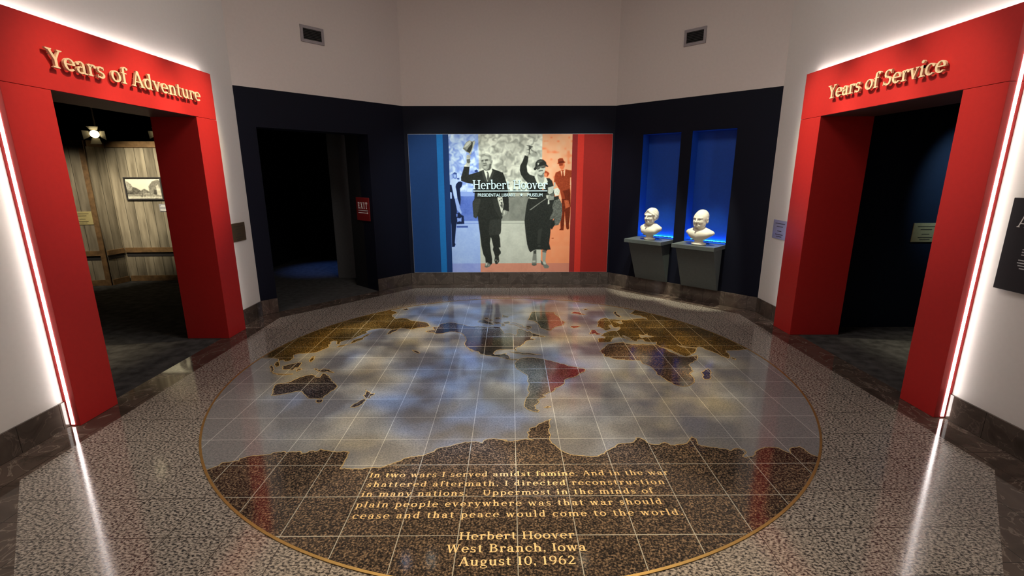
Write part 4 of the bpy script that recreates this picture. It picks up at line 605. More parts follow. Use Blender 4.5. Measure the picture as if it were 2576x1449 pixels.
# ------------------------------------------------------------------ mural on the back wall
def raster(layers, u0, u1, z0, z1, nx, ny, base, blur=3):
    """printed picture as colours on a fine grid; layers are flat tonal shapes"""
    L, tint = base
    xs = u0+(np.arange(nx)+.5)*(u1-u0)/nx; zs = z0+(np.arange(ny)+.5)*(z1-z0)/ny
    px, pz = (u1-u0)/nx, (z1-z0)/ny
    rng = np.random.default_rng(5)
    grain = rng.normal(0, 1, (ny, nx))
    for _ in range(3): grain = (grain+np.roll(grain,1,0)+np.roll(grain,1,1)+np.roll(grain,-1,0)+np.roll(grain,-1,1))/2.5
    grain /= grain.std()
    for val, tn, nz, flat in layers:
        P = np.array(flat, float).reshape(-1, 2)/1000
        i0 = max(0, int((P[:,0].min()-u0)/px)-1); i1 = min(nx, int((P[:,0].max()-u0)/px)+2)
        j0 = max(0, int((P[:,1].min()-z0)/pz)-1); j1 = min(ny, int((P[:,1].max()-z0)/pz)+2)
        if i1 <= i0 or j1 <= j0: continue
        cov = np.zeros((j1-j0, i1-i0))
        for ox, oz in ((-.25,-.25),(.25,-.25),(-.25,.25),(.25,.25)):
            gx, gz = np.meshgrid(xs[i0:i1]+ox*px, zs[j0:j1]+oz*pz)
            ins = np.zeros(gx.shape, bool)
            for k in range(len(P)):
                (ax, az), (bx, bz) = P[k], P[(k+1) % len(P)]
                if az == bz: continue
                ins ^= ((az > gz) != (bz > gz)) & (gx < (bx-ax)*(gz-az)/(bz-az)+ax)
            cov += ins/4
        sub = L[j0:j1, i0:i1]; L[j0:j1, i0:i1] = sub*(1-cov)+cov*(val+.5*nz*grain[j0:j1, i0:i1])
        tt = tint[j0:j1, i0:i1]; tt[cov > .5] = tn
    for _ in range(blur):
        Lp = np.pad(L, 1, mode='edge'); L = (Lp[1:-1,1:-1]*4+Lp[:-2,1:-1]+Lp[2:,1:-1]+Lp[1:-1,:-2]+Lp[1:-1,2:])/8
    return np.clip(L, 0, 1), tint
def smooth_noise(ny, nx, cell, seed):
    rng = np.random.default_rng(seed); g = rng.random((ny//cell+3, nx//cell+3))
    y = np.arange(ny)/cell; x = np.arange(nx)/cell; j = y.astype(int); i = x.astype(int); fy = (y-j)[:,None]; fx = (x-i)[None,:]
    fy = fy*fy*(3-2*fy); fx = fx*fx*(3-2*fx)
    return (g[j][:,i]*(1-fy)*(1-fx)+g[j+1][:,i]*fy*(1-fx)+g[j][:,i+1]*(1-fy)*fx+g[j+1][:,i+1]*fy*fx)
def lin(c): return np.where(c <= .04045, c/12.92, ((c+.055)/1.055)**2.4)
def print_mesh(name, rgb, u0, u1, z0, z1, y, mat_, parent=None, mw=None):
    ny, nx, _ = rgb.shape
    gx, gz = np.meshgrid(np.linspace(u0, u1, nx), np.linspace(z0, z1, ny))
    V = np.stack([gx, np.full_like(gx, y), gz], -1).reshape(-1, 3)
    idx = np.arange(nx*ny).reshape(ny, nx)
    F = np.stack([idx[:-1,:-1], idx[:-1,1:], idx[1:,1:], idx[1:,:-1]], -1).reshape(-1, 4)
    me = bpy.data.meshes.new(name); me.from_pydata(V.tolist(), [], F.tolist()); me.materials.append(mat_)
    ca = me.color_attributes.new('print', 'FLOAT_COLOR', 'POINT')
    ca.data.foreach_set('color', np.concatenate([lin(rgb).reshape(-1, 3), np.ones((nx*ny, 1))], 1).astype(np.float32).ravel())
    me.update(); o = bpy.data.objects.new(name, me); COL.objects.link(o)
    if parent: o.parent = parent
    if mw is not None: o.matrix_world = mw
    return o
UL, UR, ZB, ZT = .700, 2.650, .206, 2.415
nx, ny = 560, 640
zz = np.linspace(ZB, ZT, ny)[:, None]; uu = np.linspace(UL, UR, nx)[None, :]
crowd = .84+.46*np.minimum(smooth_noise(ny, nx, 15, 1)-.5, .2)+.22*(smooth_noise(ny, nx, 8, 2)-.5)+.12*(smooth_noise(ny, nx, 40, 3)-.5)
_w1 = (26*(smooth_noise(ny, nx, 17, 21)-.5)).astype(int); _w2 = (26*(smooth_noise(ny, nx, 14, 22)-.5)).astype(int)
_j, _i = np.mgrid[0:ny, 0:nx]; crowd = crowd[np.clip(_j+_w1, 0, ny-1), np.clip(_i+_w2, 0, nx-1)]
for _ in range(5): crowd = (crowd*2+np.roll(crowd,1,0)+np.roll(crowd,-1,0)+np.roll(crowd,1,1)+np.roll(crowd,-1,1))/6
field = .52+.10*(smooth_noise(ny, nx, 24, 4)-.5)+.05*(smooth_noise(ny, nx, 5, 6)-.5)
ground = .80+.06*(smooth_noise(ny, nx, 30, 7)-.5)+.04*(smooth_noise(ny, nx, 6, 8)-.5)
L0 = np.where(zz > 1.53, crowd, np.where(zz > 1.06, field, ground))
L0 = np.where((zz > 1.46) & (zz <= 1.53), .72, L0); L0 = np.where((zz > 1.035) & (zz < 1.06), .80, L0); L0 = np.where((zz > 1.015) & (zz < 1.028), .60, L0)
right = (uu > 2.176) & (zz > 1.0)
L0 = np.where(right, .82+.05*(smooth_noise(ny, nx, 20, 9)-.5)-.25*np.clip(smooth_noise(ny, nx, 16, 10)-.72, 0, 1)*2, L0)
L0 = np.where((uu > 2.176) & (zz <= 1.0), .74+.03*(smooth_noise(ny, nx, 20, 12)-.5), L0)
T0 = np.where(uu < 1.168, 1, np.where(uu > 2.176, 2, 0))*np.ones((ny, 1)); T0 = np.where((zz < .356), np.where(uu < 1.168, 4, np.where(uu > 2.176, 5, 3)), T0)
Lm, Tm = raster(DATA['mur'], UL, UR, ZB, ZT, nx, ny, (L0*np.ones((ny, nx)), T0.astype(int)))
def two(L, dark, light): return np.array(dark)+(np.array(light)-np.array(dark))*L[..., None]
def toned(L, stops): return np.stack([np.interp(L, [q[0] for q in stops], [q[1][k] for q in stops]) for k in range(3)], -1)
SB = [(.0,(.05,.08,.15)),(.15,(.12,.17,.30)),(.5,(.33,.44,.76)),(.72,(.55,.66,.90)),(.85,(.68,.79,.95)),(1,(.86,.94,1))]
SR = [(.0,(.25,.07,.03)),(.2,(.40,.15,.08)),(.38,(.58,.24,.13)),(.62,(.86,.47,.30)),(.74,(.92,.58,.40)),(.85,(.90,.72,.56)),(1,(1,.90,.80))]
tn = [two(Lm, (.06,.07,.06), (.94,.96,.88)), toned(Lm, SB), toned(Lm, SR), two(Lm, (.30,.12,.08), (.97,.68,.56)), toned(Lm*.93, SB)*np.array((1.02,.95,.97)), two(Lm, (.25,.05,.02), (1.0,.68,.56))]
rgb = np.zeros((ny, nx, 3))
for k, t_ in enumerate(tn): rgb[Tm == k] = np.clip(t_, 0, 1)[Tm == k]
mB, _ = frame(BC, BD)
mural = thing('mural', 'wide printed wall mural of a waving couple between blue and red bands', 'mural', (BC[0]+1.65, BC[1], 0))
imu = mural.matrix_basis.inverted()
def mpart(name, b, m_, bevel=0): return b.build(name, m_, mural, bevel, mw=None)
for v_ in (0,): pass
def moff(b): b.v = [(x-1.65, y, z) for x, y, z in b.v]; return b
b = MB(); b.box(.062, 3.285, -.012, -.0005, ZB-.004, ZT+.004); mpart('backing_panel', moff(b), MAT['edge'])
for name, u0, u1, mk in (('colour_band',.064,.512,'mblue'),('colour_band',.512,.609,'mbright'),('colour_band',.609,UL,'mdblue'),('colour_band',UR,2.735,'mdred'),('colour_band',2.735,2.836,'mbred'),('colour_band',2.836,3.283,'mred')):
    b = MB(); b.box(u0, u1-.0002, -.0135, -.0122, ZB, ZT); o = mpart(name, moff(b), MAT[mk])
    o['label'] = {'mblue':'wide navy band at the left','mbright':'narrow bright blue band','mdblue':'dark blue band beside the photograph','mdred':'dark red band beside the photograph','mbred':'narrow bright red band','mred':'wide red band at the right'}[mk]
o = print_mesh('photograph', rgb, UL-1.65, UR-1.65, ZB, ZT, -.0136, MAT['print'], mural)
# raised title on the mural: serif line, rule and small capitals
ttl = [('Herbert Hoover', 1.068, 2.268, 1.571, .140)]
for t_, a, c, z, cap in ttl:
    for ch, polys in layout(t_, c-a, cap):
        if not polys: continue
        b = MB(); put(b, polys, (a-1.65, -.0137, z), (1,0,0), (0,0,1), (0,-1,0), .012, .026); b.build('letter', MAT['ltr'], mural)
b = MB(); b.box(1.072-1.65, 2.266-1.65, -.037, -.0237, 1.534, 1.549); b.build('title_rule', MAT['ltr'], mural)
def sans(text, width, height, bold=.0):
    """outlines of the built-in sans face as (verts, faces) scaled to width x height"""
    cu = bpy.data.curves.new('t', 'FONT'); cu.body = text; cu.size = 1; cu.offset = bold; cu.extrude = .5
    o = bpy.data.objects.new('t', cu); COL.objects.link(o); dg = bpy.context.evaluated_depsgraph_get(); dg.update()
    me = bpy.data.meshes.new_from_object(o.evaluated_get(dg)); co = np.array([v.co[:] for v in me.vertices]); fs = [tuple(p.vertices) for p in me.polygons]
    bpy.data.objects.remove(o); bpy.data.curves.remove(cu); bpy.data.meshes.remove(me)
    co[:,0] = (co[:,0]-co[:,0].min())/(np.ptp(co[:,0]))*width; co[:,1] = (co[:,1]-co[:,1].min())/np.ptp(co[:,1])*height
    return co, fs
for t_, a, c in (('PRESIDENTIAL LIBRARY', 1.147, 1.752), ('MUSEUM', 1.945, 2.188)):
    co, fs = sans(t_, c-a, .050, .012)
    b = MB(); b.add([(a-1.65+x, -.0257-.011*(z), 1.452+y) for x, y, z in co], fs); b.build('title_word', MAT['ltr'], mural)
star = [((.030 if k % 2 == 0 else .013)*math.sin(PI*k/5), (.030 if k % 2 == 0 else .013)*math.cos(PI*k/5)) for k in range(10)]
b = MB(); put(b, [star], (1.85-1.65, -.0137, 1.477), (1,0,0), (0,0,1), (0,-1,0), .008, .018); b.build('title_star', MAT['ltr'], mural)

# ------------------------------------------------------------------ wall bracket shelves and busts
def shelf(u, label):
    o0 = mBR @ Vector((u, 0, 0)); root = thing('bust_shelf', label, 'shelf', o0, mBR.to_euler().z, 'grey bracket shelves under the niches')
    b = MB(); b.box(-.303, .303, -.375, -.0005, .794, .848); b.build('shelf_top', MAT['shelf'], root, .003)
    b = MB(); w0, w1 = .272, .265
    b.add([(-w0,-.30,.793),(w0,-.30,.793),(w0,-.0165,.793),(-w0,-.0165,.793),(-w1,-.05,.20),(w1,-.05,.20),(w1,-.0165,.20),(-w1,-.0165,.20)],
          [(0,1,2,3),(7,6,5,4),(4,5,1,0),(5,6,2,1),(6,7,3,2),(7,4,0,3)]); b.build('tapered_bracket', MAT['shelf'], root, .003)
    return root
shelf(.797, 'dark grey bracket shelf carrying the bust nearer the mural')
shelf(1.564, 'dark grey bracket shelf carrying the bald bust, farther from the mural')
for nn in (N1, N2):
    c = (nn[0]+nn[1])/2; o0 = mBR @ Vector((c, 0, 0))
    root = thing('niche_light', 'blue light strip along the foot of the niche '+('nearer the mural' if nn is N1 else 'nearer the right portal'), 'light', o0, mBR.to_euler().z, 'blue niche lights')
    b = MB(); b.box(-.285, .285, .168, .186, .8525, .862); b.build('light_channel', MAT['black'], root)
    b = MB(); b.box(-.28, .28, .172, .182, .8622, .8635); b.build('light_strip', MAT['blueled'], root)

def smin(a, b, k):
    h = np.clip(.5+.5*(b-a)/k, 0, 1); return b*(1-h)+a*h-k*h*(1-h)
def smax(a, b, k): return -smin(-a, -b, k)
def ell(P, c, r, rot=None):
    q = P-np.array(c); r = np.array(r)
    if rot is not None: q = q @ rot
    k0 = np.linalg.norm(q/r, axis=-1); k1 = np.linalg.norm(q/(r*r), axis=-1); return k0*(k0-1)/np.maximum(k1, 1e-6)
def cap_(P, a, b, r0, r1=None):
    a = np.array(a); b = np.array(b); r1 = r0 if r1 is None else r1
    h = np.clip(((P-a) @ (b-a))/((b-a) @ (b-a)), 0, 1); return np.linalg.norm(P-a-h[..., None]*(b-a), axis=-1)-(r0+(r1-r0)*h)
def bust_sdf(P, woman):
    H_ = P.copy(); hs = np.array((1.06, 1.06, 1.13)) if woman else np.array((1.13, 1.08, 1.13))
    H_ = (H_-np.array((0,0,.243)))/hs+np.array((0,0,.285))               # the head is large over a short chest
    P = P.copy(); P[..., 0] /= 1.12; P[..., 2] = (P[..., 2]-.06)/.80+.06
    X_ = P.copy(); X_[..., 0] = np.abs(X_[..., 0]); M_ = X_          # mirrored coordinates
    # torso: broad shoulders falling to a narrow foot
    sw = .165 if woman else .185; tz = .205 if woman else .20
    d = ell(P, (0,.012,tz-.02), (sw*.92,.078,.075))
    d = smin(d, cap_(M_, (.05,.02,tz+.035), (sw-.05,.022,tz-.005), .052, .042), .04)
    d = smin(d, ell(P, (0,-.012,.135), (.115,.080,.085)), .05)
    if woman: d = smin(d, ell(M_, (.055,-.052,.150), (.045,.035,.045)), .04)
    else: d = smin(d, ell(M_, (.055,-.048,.175), (.06,.035,.05)), .04)
    d = smax(d, (np.abs(P[...,0])-(.055+(P[...,2]-.055)*1.05))*.72, .02)      # sides cut inwards to the foot
    d = smax(d, .058-P[...,2], .01)
    # neck
    nr = .042 if woman else .056
    d = smin(d, cap_(P, (0,.012,.20), (0,.004,.325), nr*1.05, nr), .03)
    if woman:
        d = smin(d, cap_(M_, (.088,.0,.262), (.0,-.076,.170), .010, .010), .014); d = smax(d, -cap_(P, (0,-.105,.215), (0,-.070,.285), .012, .05), .015)
    else:
        d = smin(d, cap_(M_, (.062,.02,.270), (.0,-.070,.195), .010, .009), .012)
        d = smax(d, -cap_(P, (0,-.105,.19), (0,-.096,.13), .007, .003), .006)
    # skull, face, jaw
    hz = 0 if woman else .004
    P = H_; M_ = H_.copy(); M_[..., 0] = np.abs(M_[..., 0])
    h = ell(P, (0,.018,.405+hz), (.073,.088,.078)) if woman else ell(P, (0,.018,.400), (.083,.098,.080))
    h = smin(h, ell(P, (0,-.022,.355+hz), (.058,.066,.085) if woman else (.068,.068,.088)), .035)
    h = smin(h, ell(P, (0,-.060,.298+hz), (.026,.024,.020) if woman else (.034,.026,.024)), .035)
    h = smin(h, ell(M_, (.036,-.018,.312+hz), (.026,.036,.028) if woman else (.036,.040,.034)), .035)
    h = smin(h, ell(M_, (.036,-.062,.345+hz), (.022,.018,.018)), .022)       # cheeks
    h = smin(h, cap_(M_, (.008,-.084,.391+hz), (.048,-.068,.394+hz), .010, .009), .014)   # brow
    h = smax(h, -ell(M_, (.029,-.094,.374+hz), (.020,.024,.013)), .007)      # sockets
    h = smin(h, ell(M_, (.029,-.066,.371+hz), (.0125,.011,.009)), .003)       # eyeballs
    h = smin(h, cap_(P, (0,-.088,.388+hz), (0,-.111,.347+hz), .0075, .0115), .008)      # nose
    h = smin(h, ell(M_, (.012,-.090,.344+hz), (.009,.010,.008)), .006)
    h = smax(h, -cap_(M_, (.017,-.094,.338+hz), (.033,-.076,.310+hz), .005, .004), .008)   # nasolabial fold
    h = smin(h, ell(P, (0,-.082,.326+hz), (.021,.010,.006)), .007); h = smin(h, ell(P, (0,-.081,.313+hz), (.018,.010,.0065)), .007)
    h = smax(h, -cap_(M_, (0,-.095,.3195+hz), (.023,-.079,.3175+hz), .0045, .0035), .004)   # mouth line
    h = smax(h, -ell(P, (0,-.092,.304+hz), (.018,.009,.004)), .006)
    if woman:
        hair = ell(P, (0,.026,.408), (.085,.096,.078)); hair = smin(hair, ell(M_, (.066,.022,.375), (.030,.052,.050)), .025); hair = smin(hair, ell(P, (.0,.105,.365), (.050,.038,.046)), .02)
        face = ell(P, (0,-.085,.352), (.060,.060,.066)); hair = smax(hair, -face, .008)
        hair = smin(hair, cap_(M_, (.004,-.068,.450), (.066,-.042,.398), .014, .015), .016)    # waves off the parting
        hair = smin(hair, ell(M_, (.074,.0,.355), (.018,.030,.030)), .012)
        ph = P[...,2]*150+P[...,1]*120; hair = hair+.0013*np.sin(ph)
        h = smin(h, hair, .006)
    else:
        ear = ell(M_, (.080,.018,.367), (.012,.022,.034)); ear = smax(ear, -ell(M_, (.092,.010,.370), (.008,.011,.018)), .006); h = smin(h, ear, .008)
        hair = ell(P, (0,.032,.412), (.0795,.089,.083)); hair = smax(hair, -(P[...,1]*1.0+(P[...,2]-.46)*.65+.045), .01); h = smin(h, hair+.0008*np.sin(P[...,2]*260+P[...,1]*90), .005)
    d = smin(d, h*.95, .006)
    return d
def surface_nets(f, lo, hi, step):
    ax = [np.arange(a, b+step, step) for a, b in zip(lo, hi)]
    G = np.stack(np.meshgrid(*ax, indexing='ij'), -1); V = f(G)
    nx_, ny_, nz_ = V.shape; ins = V < 0
    c = [V[i:nx_-1+i, j:ny_-1+j, k:nz_-1+k] for i in (0,1) for j in (0,1) for k in (0,1)]
    offs = [np.array((i,j,k)) for i in (0,1) for j in (0,1) for k in (0,1)]
    sg = sum((x < 0).astype(int) for x in c); act = (sg > 0) & (sg < 8)
    acc = np.zeros(act.shape+(3,)); cnt = np.zeros(act.shape)
    for a in range(8):
        for b_ in range(a+1, 8):
            if np.abs(offs[a]-offs[b_]).sum() != 1: continue
            cr = (c[a] < 0) != (c[b_] < 0); t_ = np.where(cr, c[a]/(c[a]-c[b_]+1e-20), 0)
            acc += np.where(cr[..., None], offs[a]+t_[..., None]*(offs[b_]-offs[a]), 0); cnt += cr
    idx = -np.ones(act.shape, int); idx[act] = np.arange(act.sum())
    base = np.argwhere(act); vs = np.array(lo)+step*(base+acc[act]/cnt[act][:, None])
    fs = []
    for d in range(3):
        sl0 = [slice(None)]*3; sl1 = [slice(None)]*3; sl0[d] = slice(0, -1); sl1[d] = slice(1, None)
        ch = ins[tuple(sl0)] != ins[tuple(sl1)]
        for p in np.argwhere(ch):
            e1, e2 = [(1,2),(2,0),(0,1)][d]
            q = [p.copy() for _ in range(4)]; q[1][e1] -= 1; q[2][e1] -= 1; q[2][e2] -= 1; q[3][e2] -= 1
            try: ids = [idx[tuple(x)] if min(x) >= 0 else -1 for x in q]
            except IndexError: continue
            if min(ids) < 0: continue
            fs.append(ids if ins[tuple(p)] else ids[::-1])
    return vs, fs
def bust(name, label, loc, rz, woman):
    root = thing(name, label, 'bust', loc, rz)
    vs, fs = surface_nets(lambda P: bust_sdf(P, woman), (-.24,-.16,.05), (.24,.17,.54), .0042)
    b = MB(); b.add(vs.tolist(), fs); o = b.build('portrait_body', MAT['plaster'], root, smooth=True)
    prof = [(.0,0),(.084,0),(.090,.008),(.090,.018),(.082,.026),(.062,.032),(.055,.045),(.060,.060),(.058,.075),(.0,.078)] if woman else [(.0,0),(.096,0),(.104,.008),(.104,.018),(.094,.027),(.066,.034),(.058,.048),(.064,.064),(.062,.080),(.0,.083)]
    n = 40; b = MB(); k = len(prof)
    b.add([(r*math.cos(2*PI*i/n), r*math.sin(2*PI*i/n)*.82, z+.0006) for i in range(n) for r, z in prof], [(i*k+j, ((i+1)%n)*k+j, ((i+1)%n)*k+j+1, i*k+j+1) for i in range(n) for j in range(k-1)])
    b.build('socle', MAT['plaster'], root, smooth=True)
    return root
RZ = -math.atan2(.716, .698)-.14
bust('bust', 'ivory plaster bust of a woman with waved hair, nearer the mural', (2.088, 2.778, .8485), RZ+.02, True)
bust('bust', 'ivory plaster bust of a bald man, nearer the right portal', (2.612, 2.234, .8485), RZ+.05, False)

# ------------------------------------------------------------------ plaques, vents, signs
def plaque(name, label, cat, m, u0, u1, z0, z1, mk, ink='ink', rows=((.82,.7),(.66,.45),(.42,.3),(.24,.55),(.13,.4)), group=None, bev=True):
    c = m @ Vector(((u0+u1)/2, 0, z0)); root = thing(name, label, cat, c, m.to_euler().z, group)
    hw = (u1-u0)/2; h = z1-z0
    b = MB(); b.box(-hw, hw, -.012, -.0008, 0, h); b.build('plate', MAT[mk], root, .002 if bev else 0)
    b = MB()
    for f, wd in rows: b.box(-hw*wd, hw*wd, -.0128, -.0121, h*f-.004, h*f+.004)
    b.build('engraved_lines', MAT[ink], root)
    return root
mL, _ = frame(LA, LB); mR, _ = frame(RE, RF); mBL, _ = frame(LB, BC)
plaque('plaque', 'bronze plaque with a dark reflection in its colour on white wall beside the Years of Adventure portal', 'plaque', mL, 1.275-LA[1], 1.573-LA[1], 1.025, 1.243, 'bronze')
plaque('plaque', 'brass plaque with a pale reflection in its colour on white wall beside the Years of Service portal', 'plaque', mR, RE[1]-1.655, RE[1]-1.355, 1.022, 1.250, 'palegrey')
def vent(label, m, u0, u1, z0, z1):
    c = m @ Vector(((u0+u1)/2, 0, z0)); root = thing('air_vent', label, 'vent', c, m.to_euler().z, 'wall air vents')
    hw = (u1-u0)/2; h = z1-z0; f = .035
    b = MB(); b.box(-hw, hw, -.012, -.0006, 0, f); b.box(-hw, hw, -.012, -.0006, h-f, h); b.box(-hw, -hw+f, -.012, -.0006, f, h-f); b.box(hw-f, hw, -.012, -.0006, f, h-f); b.build('frame', MAT['vent'], root)
    b = MB(); b.box(-hw+f, hw-f, -.003, -.0006, f, h-f); b.build('backing', MAT['black'], root)
    b = MB(); n = 7
    for i in range(n):
        z = f+(h-2*f)*(i+.5)/n; b.add([(-hw+f,-.011,z-.006),(hw-f,-.011,z-.006),(hw-f,-.0035,z+.006),(-hw+f,-.0035,z+.006)], [(0,1,2,3)])
    b.build('louvre', MAT['ventdark'], root)
vent('grey air vent high on the wall above the dark exit doorway', mBL, .889, 1.205, 3.473, 3.672)
vent('grey air vent high on the wall above the bust niches', mBR, 1.036, 1.342, 3.490, 3.695)

# exit passage behind the dark doorway
mJ, _ = frame((mBL @ Vector((DO[1], .3, 0)))[:2], (mBL @ Vector((DO[1], .3, 0)))[:2]+np.array((-.742,.67)))
pj = mBL @ Vector((DO[1]+.001, .301, 0)); dj = Vector((-.742, .67, 0))
def wallbox(name, A, B, t, h, mk, z0=0):
    m, L = frame(A, B); b = MB(); b.box(0, L, 0, t, z0, h); return struct(b.build(name, MAT[mk], mw=m))
# inner side of the doorway: the jamb runs on for 0.63 m from the room face
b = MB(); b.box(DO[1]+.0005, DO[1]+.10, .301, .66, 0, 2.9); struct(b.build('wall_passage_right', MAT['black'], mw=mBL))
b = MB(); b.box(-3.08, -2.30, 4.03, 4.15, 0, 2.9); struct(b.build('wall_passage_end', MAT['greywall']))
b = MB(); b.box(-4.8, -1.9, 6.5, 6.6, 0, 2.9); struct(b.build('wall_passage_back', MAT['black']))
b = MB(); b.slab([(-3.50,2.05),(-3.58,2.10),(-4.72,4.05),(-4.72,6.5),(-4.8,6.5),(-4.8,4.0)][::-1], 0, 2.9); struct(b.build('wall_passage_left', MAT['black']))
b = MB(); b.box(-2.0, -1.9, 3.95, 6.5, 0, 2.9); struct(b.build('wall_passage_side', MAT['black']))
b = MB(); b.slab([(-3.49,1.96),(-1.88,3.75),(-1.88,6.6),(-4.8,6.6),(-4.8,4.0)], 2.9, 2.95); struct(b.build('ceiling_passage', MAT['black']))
mJ = mBL @ Matrix.Translation((DO[1], 0, 0)) @ Matrix.Rotation(PI/2, 4, 'Z')      # local x runs into the passage, local y towards +u side inverted
ex = thing('exit_sign', 'maroon EXIT sign with arrow on the side of the dark doorway', 'sign', mBL @ Vector((DO[1], .265, 1.10)), mBL.to_euler().z-PI/2)
b = MB(); b.box(-.183, .183, -.014, -.001, 0, .355); b.build('sign_plate', MAT['exit'], ex, .002)
for ch, polys in layout('EXIT', .275, .098, track=.78):
    if polys: b = MB(); put(b, polys, (-.135, -.0141, .185), (1,0,0), (0,0,1), (0,-1,0), 0, .0015); b.build('letter', MAT['whiteink'], ex)
b = MB(); b.box(-.13, .145, -.0152, -.0141, .150, .161); b.build('small_print_line', MAT['greyink'], ex)
b = MB(); b.box(-.13, .125, -.0152, -.0141, .116, .124); put(b, [[(0,-.016),(.03,0),(0,.016)]], (.12,-.0141,.12), (1,0,0), (0,0,1), (0,-1,0), 0, .0012); b.build('arrow', MAT['whiteink'], ex)

# black text panel at the right edge
c = mR @ Vector((RE[1]+1.17, 0, 1.052)); pn = thing('text_panel', 'black exhibit panel with white text on the right wall near the frame edge', 'panel', c, mR.to_euler().z)
b = MB(); b.box(0, .56, -.032, -.001, 0, .60); b.build('board', MAT['panel'], pn, .002)
for ch, polys in layout('A', .07, .075): b = MB(); put(b, polys, (.058, -.0321, .415), (1,0,0), (0,0,1), (0,-1,0), 0, .0012); b.build('title_letter', MAT['whiteink'], pn)
b = MB()
for i, (x0, x1) in enumerate(((.128,.44),(.128,.40),(.128,.30),None or (.128,.128),(.118,.45),(.114,.43),(.122,.44),(.134,.33))):
    if x1 > x0: z = .275-i*.0175; b.box(x0, x1, -.0333, -.0321, z, z+.007)
b.build('text_lines', MAT['greyink'], pn)

# ------------------------------------------------------------------ wood-lined gallery beyond the left portal
WA, WB, WC, WD = (-9.0, 3.117), (-6.69, 3.5155), (-6.6555, 3.8438), (-4.86, 3.943)
def woodwall(name, A, B, u0=0):
    m, L = frame(A, B); b = MB(); b.box(0, L, 0, .1, 0, 2.34); o = struct(b.build(name, MAT['wood'], mw=m))
    return m, L
for nm, A, B in (('left', WA, WB), ('recess', WB, WC), ('right', WC, WD)):
    m, L = woodwall('wall_wood_'+nm, A, B)
    e0 = .03 if nm == 'right' else .0; e1 = .03 if nm != 'right' else 0
    b = MB(); b.box(e0, L-e1, -.022, -.0005, .001, .093); struct(b.build('baseboard_wood_'+nm, MAT['woodtrim'], mw=m))
    b = MB(); b.box(e0, L-e1, -.030, -.0005, .505, .585); struct(b.build('trim_3' if nm == 'left' else 'trim_4' if nm == 'recess' else 'trim_5', MAT['woodtrim'], mw=m))
    b = MB(); b.box(e0, L-e1, -.006, -.0005, .432, .5045); struct(b.build('trim_6' if nm == 'left' else 'trim_7' if nm == 'recess' else 'trim_8', MAT['wooddark'], mw=m))
    b = MB(); b.box(e0, L-e1, -.024, -.0005, 2.245, 2.339); struct(b.build('trim_9' if nm == 'left' else 'trim_10' if nm == 'recess' else 'trim_11', MAT['woodtrim'], mw=m))
m, _ = frame(WA, WB); LL = math.hypot(WB[0]-WA[0], WB[1]-WA[1])
b = MB(); b.box(LL-.075, LL+.0, -.045, -.031, .001, 2.33); struct(b.build('trim_12', MAT['woodtrim'], mw=m))
uP = math.hypot(-6.96985+9, 3.46708-3.117)
plaque('plaque', 'yellow brass plaque on the grey plank wall of the wooden gallery', 'plaque', m, uP-.10, uP+.186, 1.02, 1.231, 'goldplq')
m, _ = frame(WC, WD)
fr = thing('framed_photograph', 'framed black and white street photograph on the lit plank wall', 'picture', m @ Vector((.512, 0, 1.39)), m.to_euler().z)
b = MB(); hw = .30; hh = .378; f = .02
b.box(-hw, hw, -.03, -.001, 0, f); b.box(-hw, hw, -.03, -.001, hh-f, hh); b.box(-hw, -hw+f, -.03, -.001, f, hh-f); b.box(hw-f, hw, -.03, -.001, f, hh-f); b.build('frame', MAT['wooddark'], fr)
ny2, nx2 = 76, 112
L1 = (.92-.12*smooth_noise(ny2, nx2, 20, 3)*np.linspace(1, .1, ny2)[:, None])
L2, _ = raster(DATA['street'], .232, .792, 1.41, 1.748, nx2, ny2, (L1.copy(), np.zeros((ny2, nx2), int)))
print_mesh('photograph', two(L2, (.12,.11,.10), (.97,.95,.88)), -.28, .28, .02, hh-.02, -.012, MAT['print'], fr)
b = MB(); b.box(-.28, .28, -.0118, -.0012, .02, hh-.02); b.build('backing_board', MAT['edge'], fr)
plaque('label_card', 'small mauve caption card below the framed street photograph', 'label', m, .703, .86, 1.20, 1.325, 'palegrey', 'whiteink', ((.82,.6),(.62,.75),(.30,.8),(.14,.7)))
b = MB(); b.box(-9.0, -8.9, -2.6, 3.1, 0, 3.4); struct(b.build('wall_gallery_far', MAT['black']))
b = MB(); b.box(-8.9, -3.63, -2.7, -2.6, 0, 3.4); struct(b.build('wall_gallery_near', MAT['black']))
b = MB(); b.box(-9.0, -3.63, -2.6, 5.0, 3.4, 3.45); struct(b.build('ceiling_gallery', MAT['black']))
b = MB(); b.box(-8.9, -4.81, 4.9, 5.0, 0, 3.4); struct(b.build('wall_gallery_back', MAT['black']))
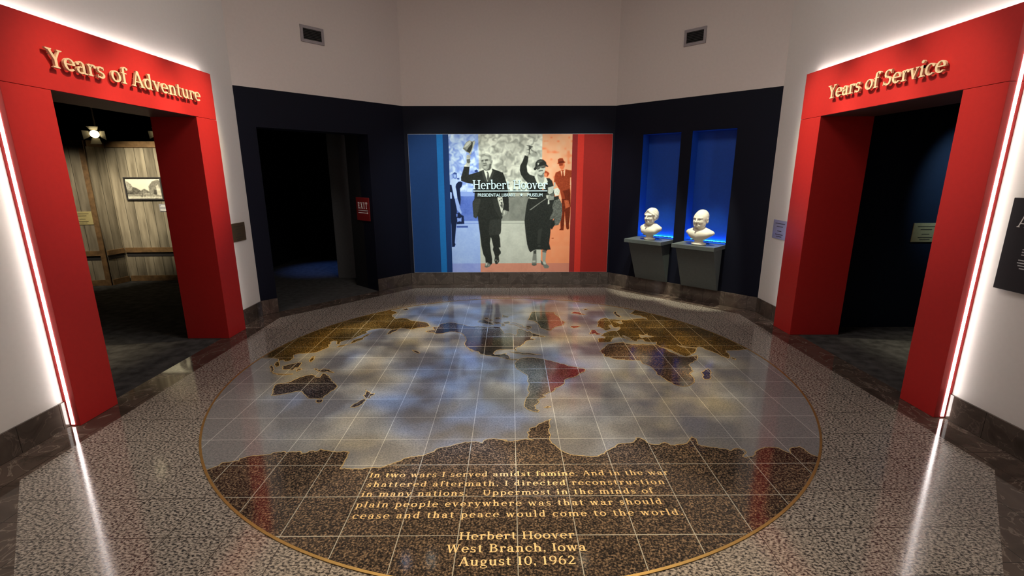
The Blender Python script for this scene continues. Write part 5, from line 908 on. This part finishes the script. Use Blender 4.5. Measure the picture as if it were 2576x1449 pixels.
def track_lamp(label, loc, aim):
    root = thing('track_lamp', label, 'lamp', loc, 0, 'barn door track lamps in the wooden gallery')
    q = (Vector(aim)-Vector(loc)).to_track_quat('-Z', 'Y')
    def tr(b): b.v = [tuple(q @ Vector(v)) for v in b.v]; return b
    b = MB(); b.cyl((0,0), .05, .0, .13, 20); tr(b).build('housing', MAT['lampmetal'], root, smooth=False)
    b = MB(); b.cyl((0,0), .046, -.004, -.0005, 20); tr(b).build('lens', MAT['lens'], root)
    for k in range(4):
        a = k*PI/2; b = MB(); R_ = Matrix.Rotation(a, 3, 'Z')
        b.v = [tuple(R_ @ Vector(v)) for v in ((.05,-.035,-.001),(.05,.035,-.001),(.105,.055,-.05),(.105,-.055,-.05),(.053,-.035,.002),(.053,.035,.002),(.108,.055,-.047),(.108,-.055,-.047))]
        b.f = [(0,1,2,3),(7,6,5,4),(0,4,5,1),(1,5,6,2),(2,6,7,3),(3,7,4,0)]; b.m = [0]*6
        tr(b).build('barn_door', MAT['lampmetal'], root)
    h0 = q @ Vector((0,0,.12)); b = MB(); b.tube(h0, (h0.x, h0.y, 3.4-loc[2]-.002), .009, 10); b.build('stem', MAT['lampmetal'], root)
track_lamp('lit track lamp with barn doors hanging in the dark upper gallery', (-5.0, 1.71, 2.285), (-3.2, -1.2, 1.0))
track_lamp('track lamp partly hidden behind the far red pillar', (-5.0, 2.80, 2.37), (-3.6, -.4, 1.0))

# ------------------------------------------------------------------ dark alcove beyond the right portal
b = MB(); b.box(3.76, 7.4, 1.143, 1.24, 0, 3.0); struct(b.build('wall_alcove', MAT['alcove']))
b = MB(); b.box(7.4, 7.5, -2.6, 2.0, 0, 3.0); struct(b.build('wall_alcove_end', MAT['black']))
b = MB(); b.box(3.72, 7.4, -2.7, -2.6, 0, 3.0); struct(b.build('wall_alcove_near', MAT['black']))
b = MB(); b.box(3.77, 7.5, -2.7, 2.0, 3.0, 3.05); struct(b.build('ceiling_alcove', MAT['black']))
m, _ = frame((3.76, 1.143), (7.4, 1.143))
plaque('plaque', 'dull gold plaque on the dark blue wall inside the right portal', 'plaque', m, 4.626-3.76, 4.925-3.76, 1.033, 1.251, 'goldplq')
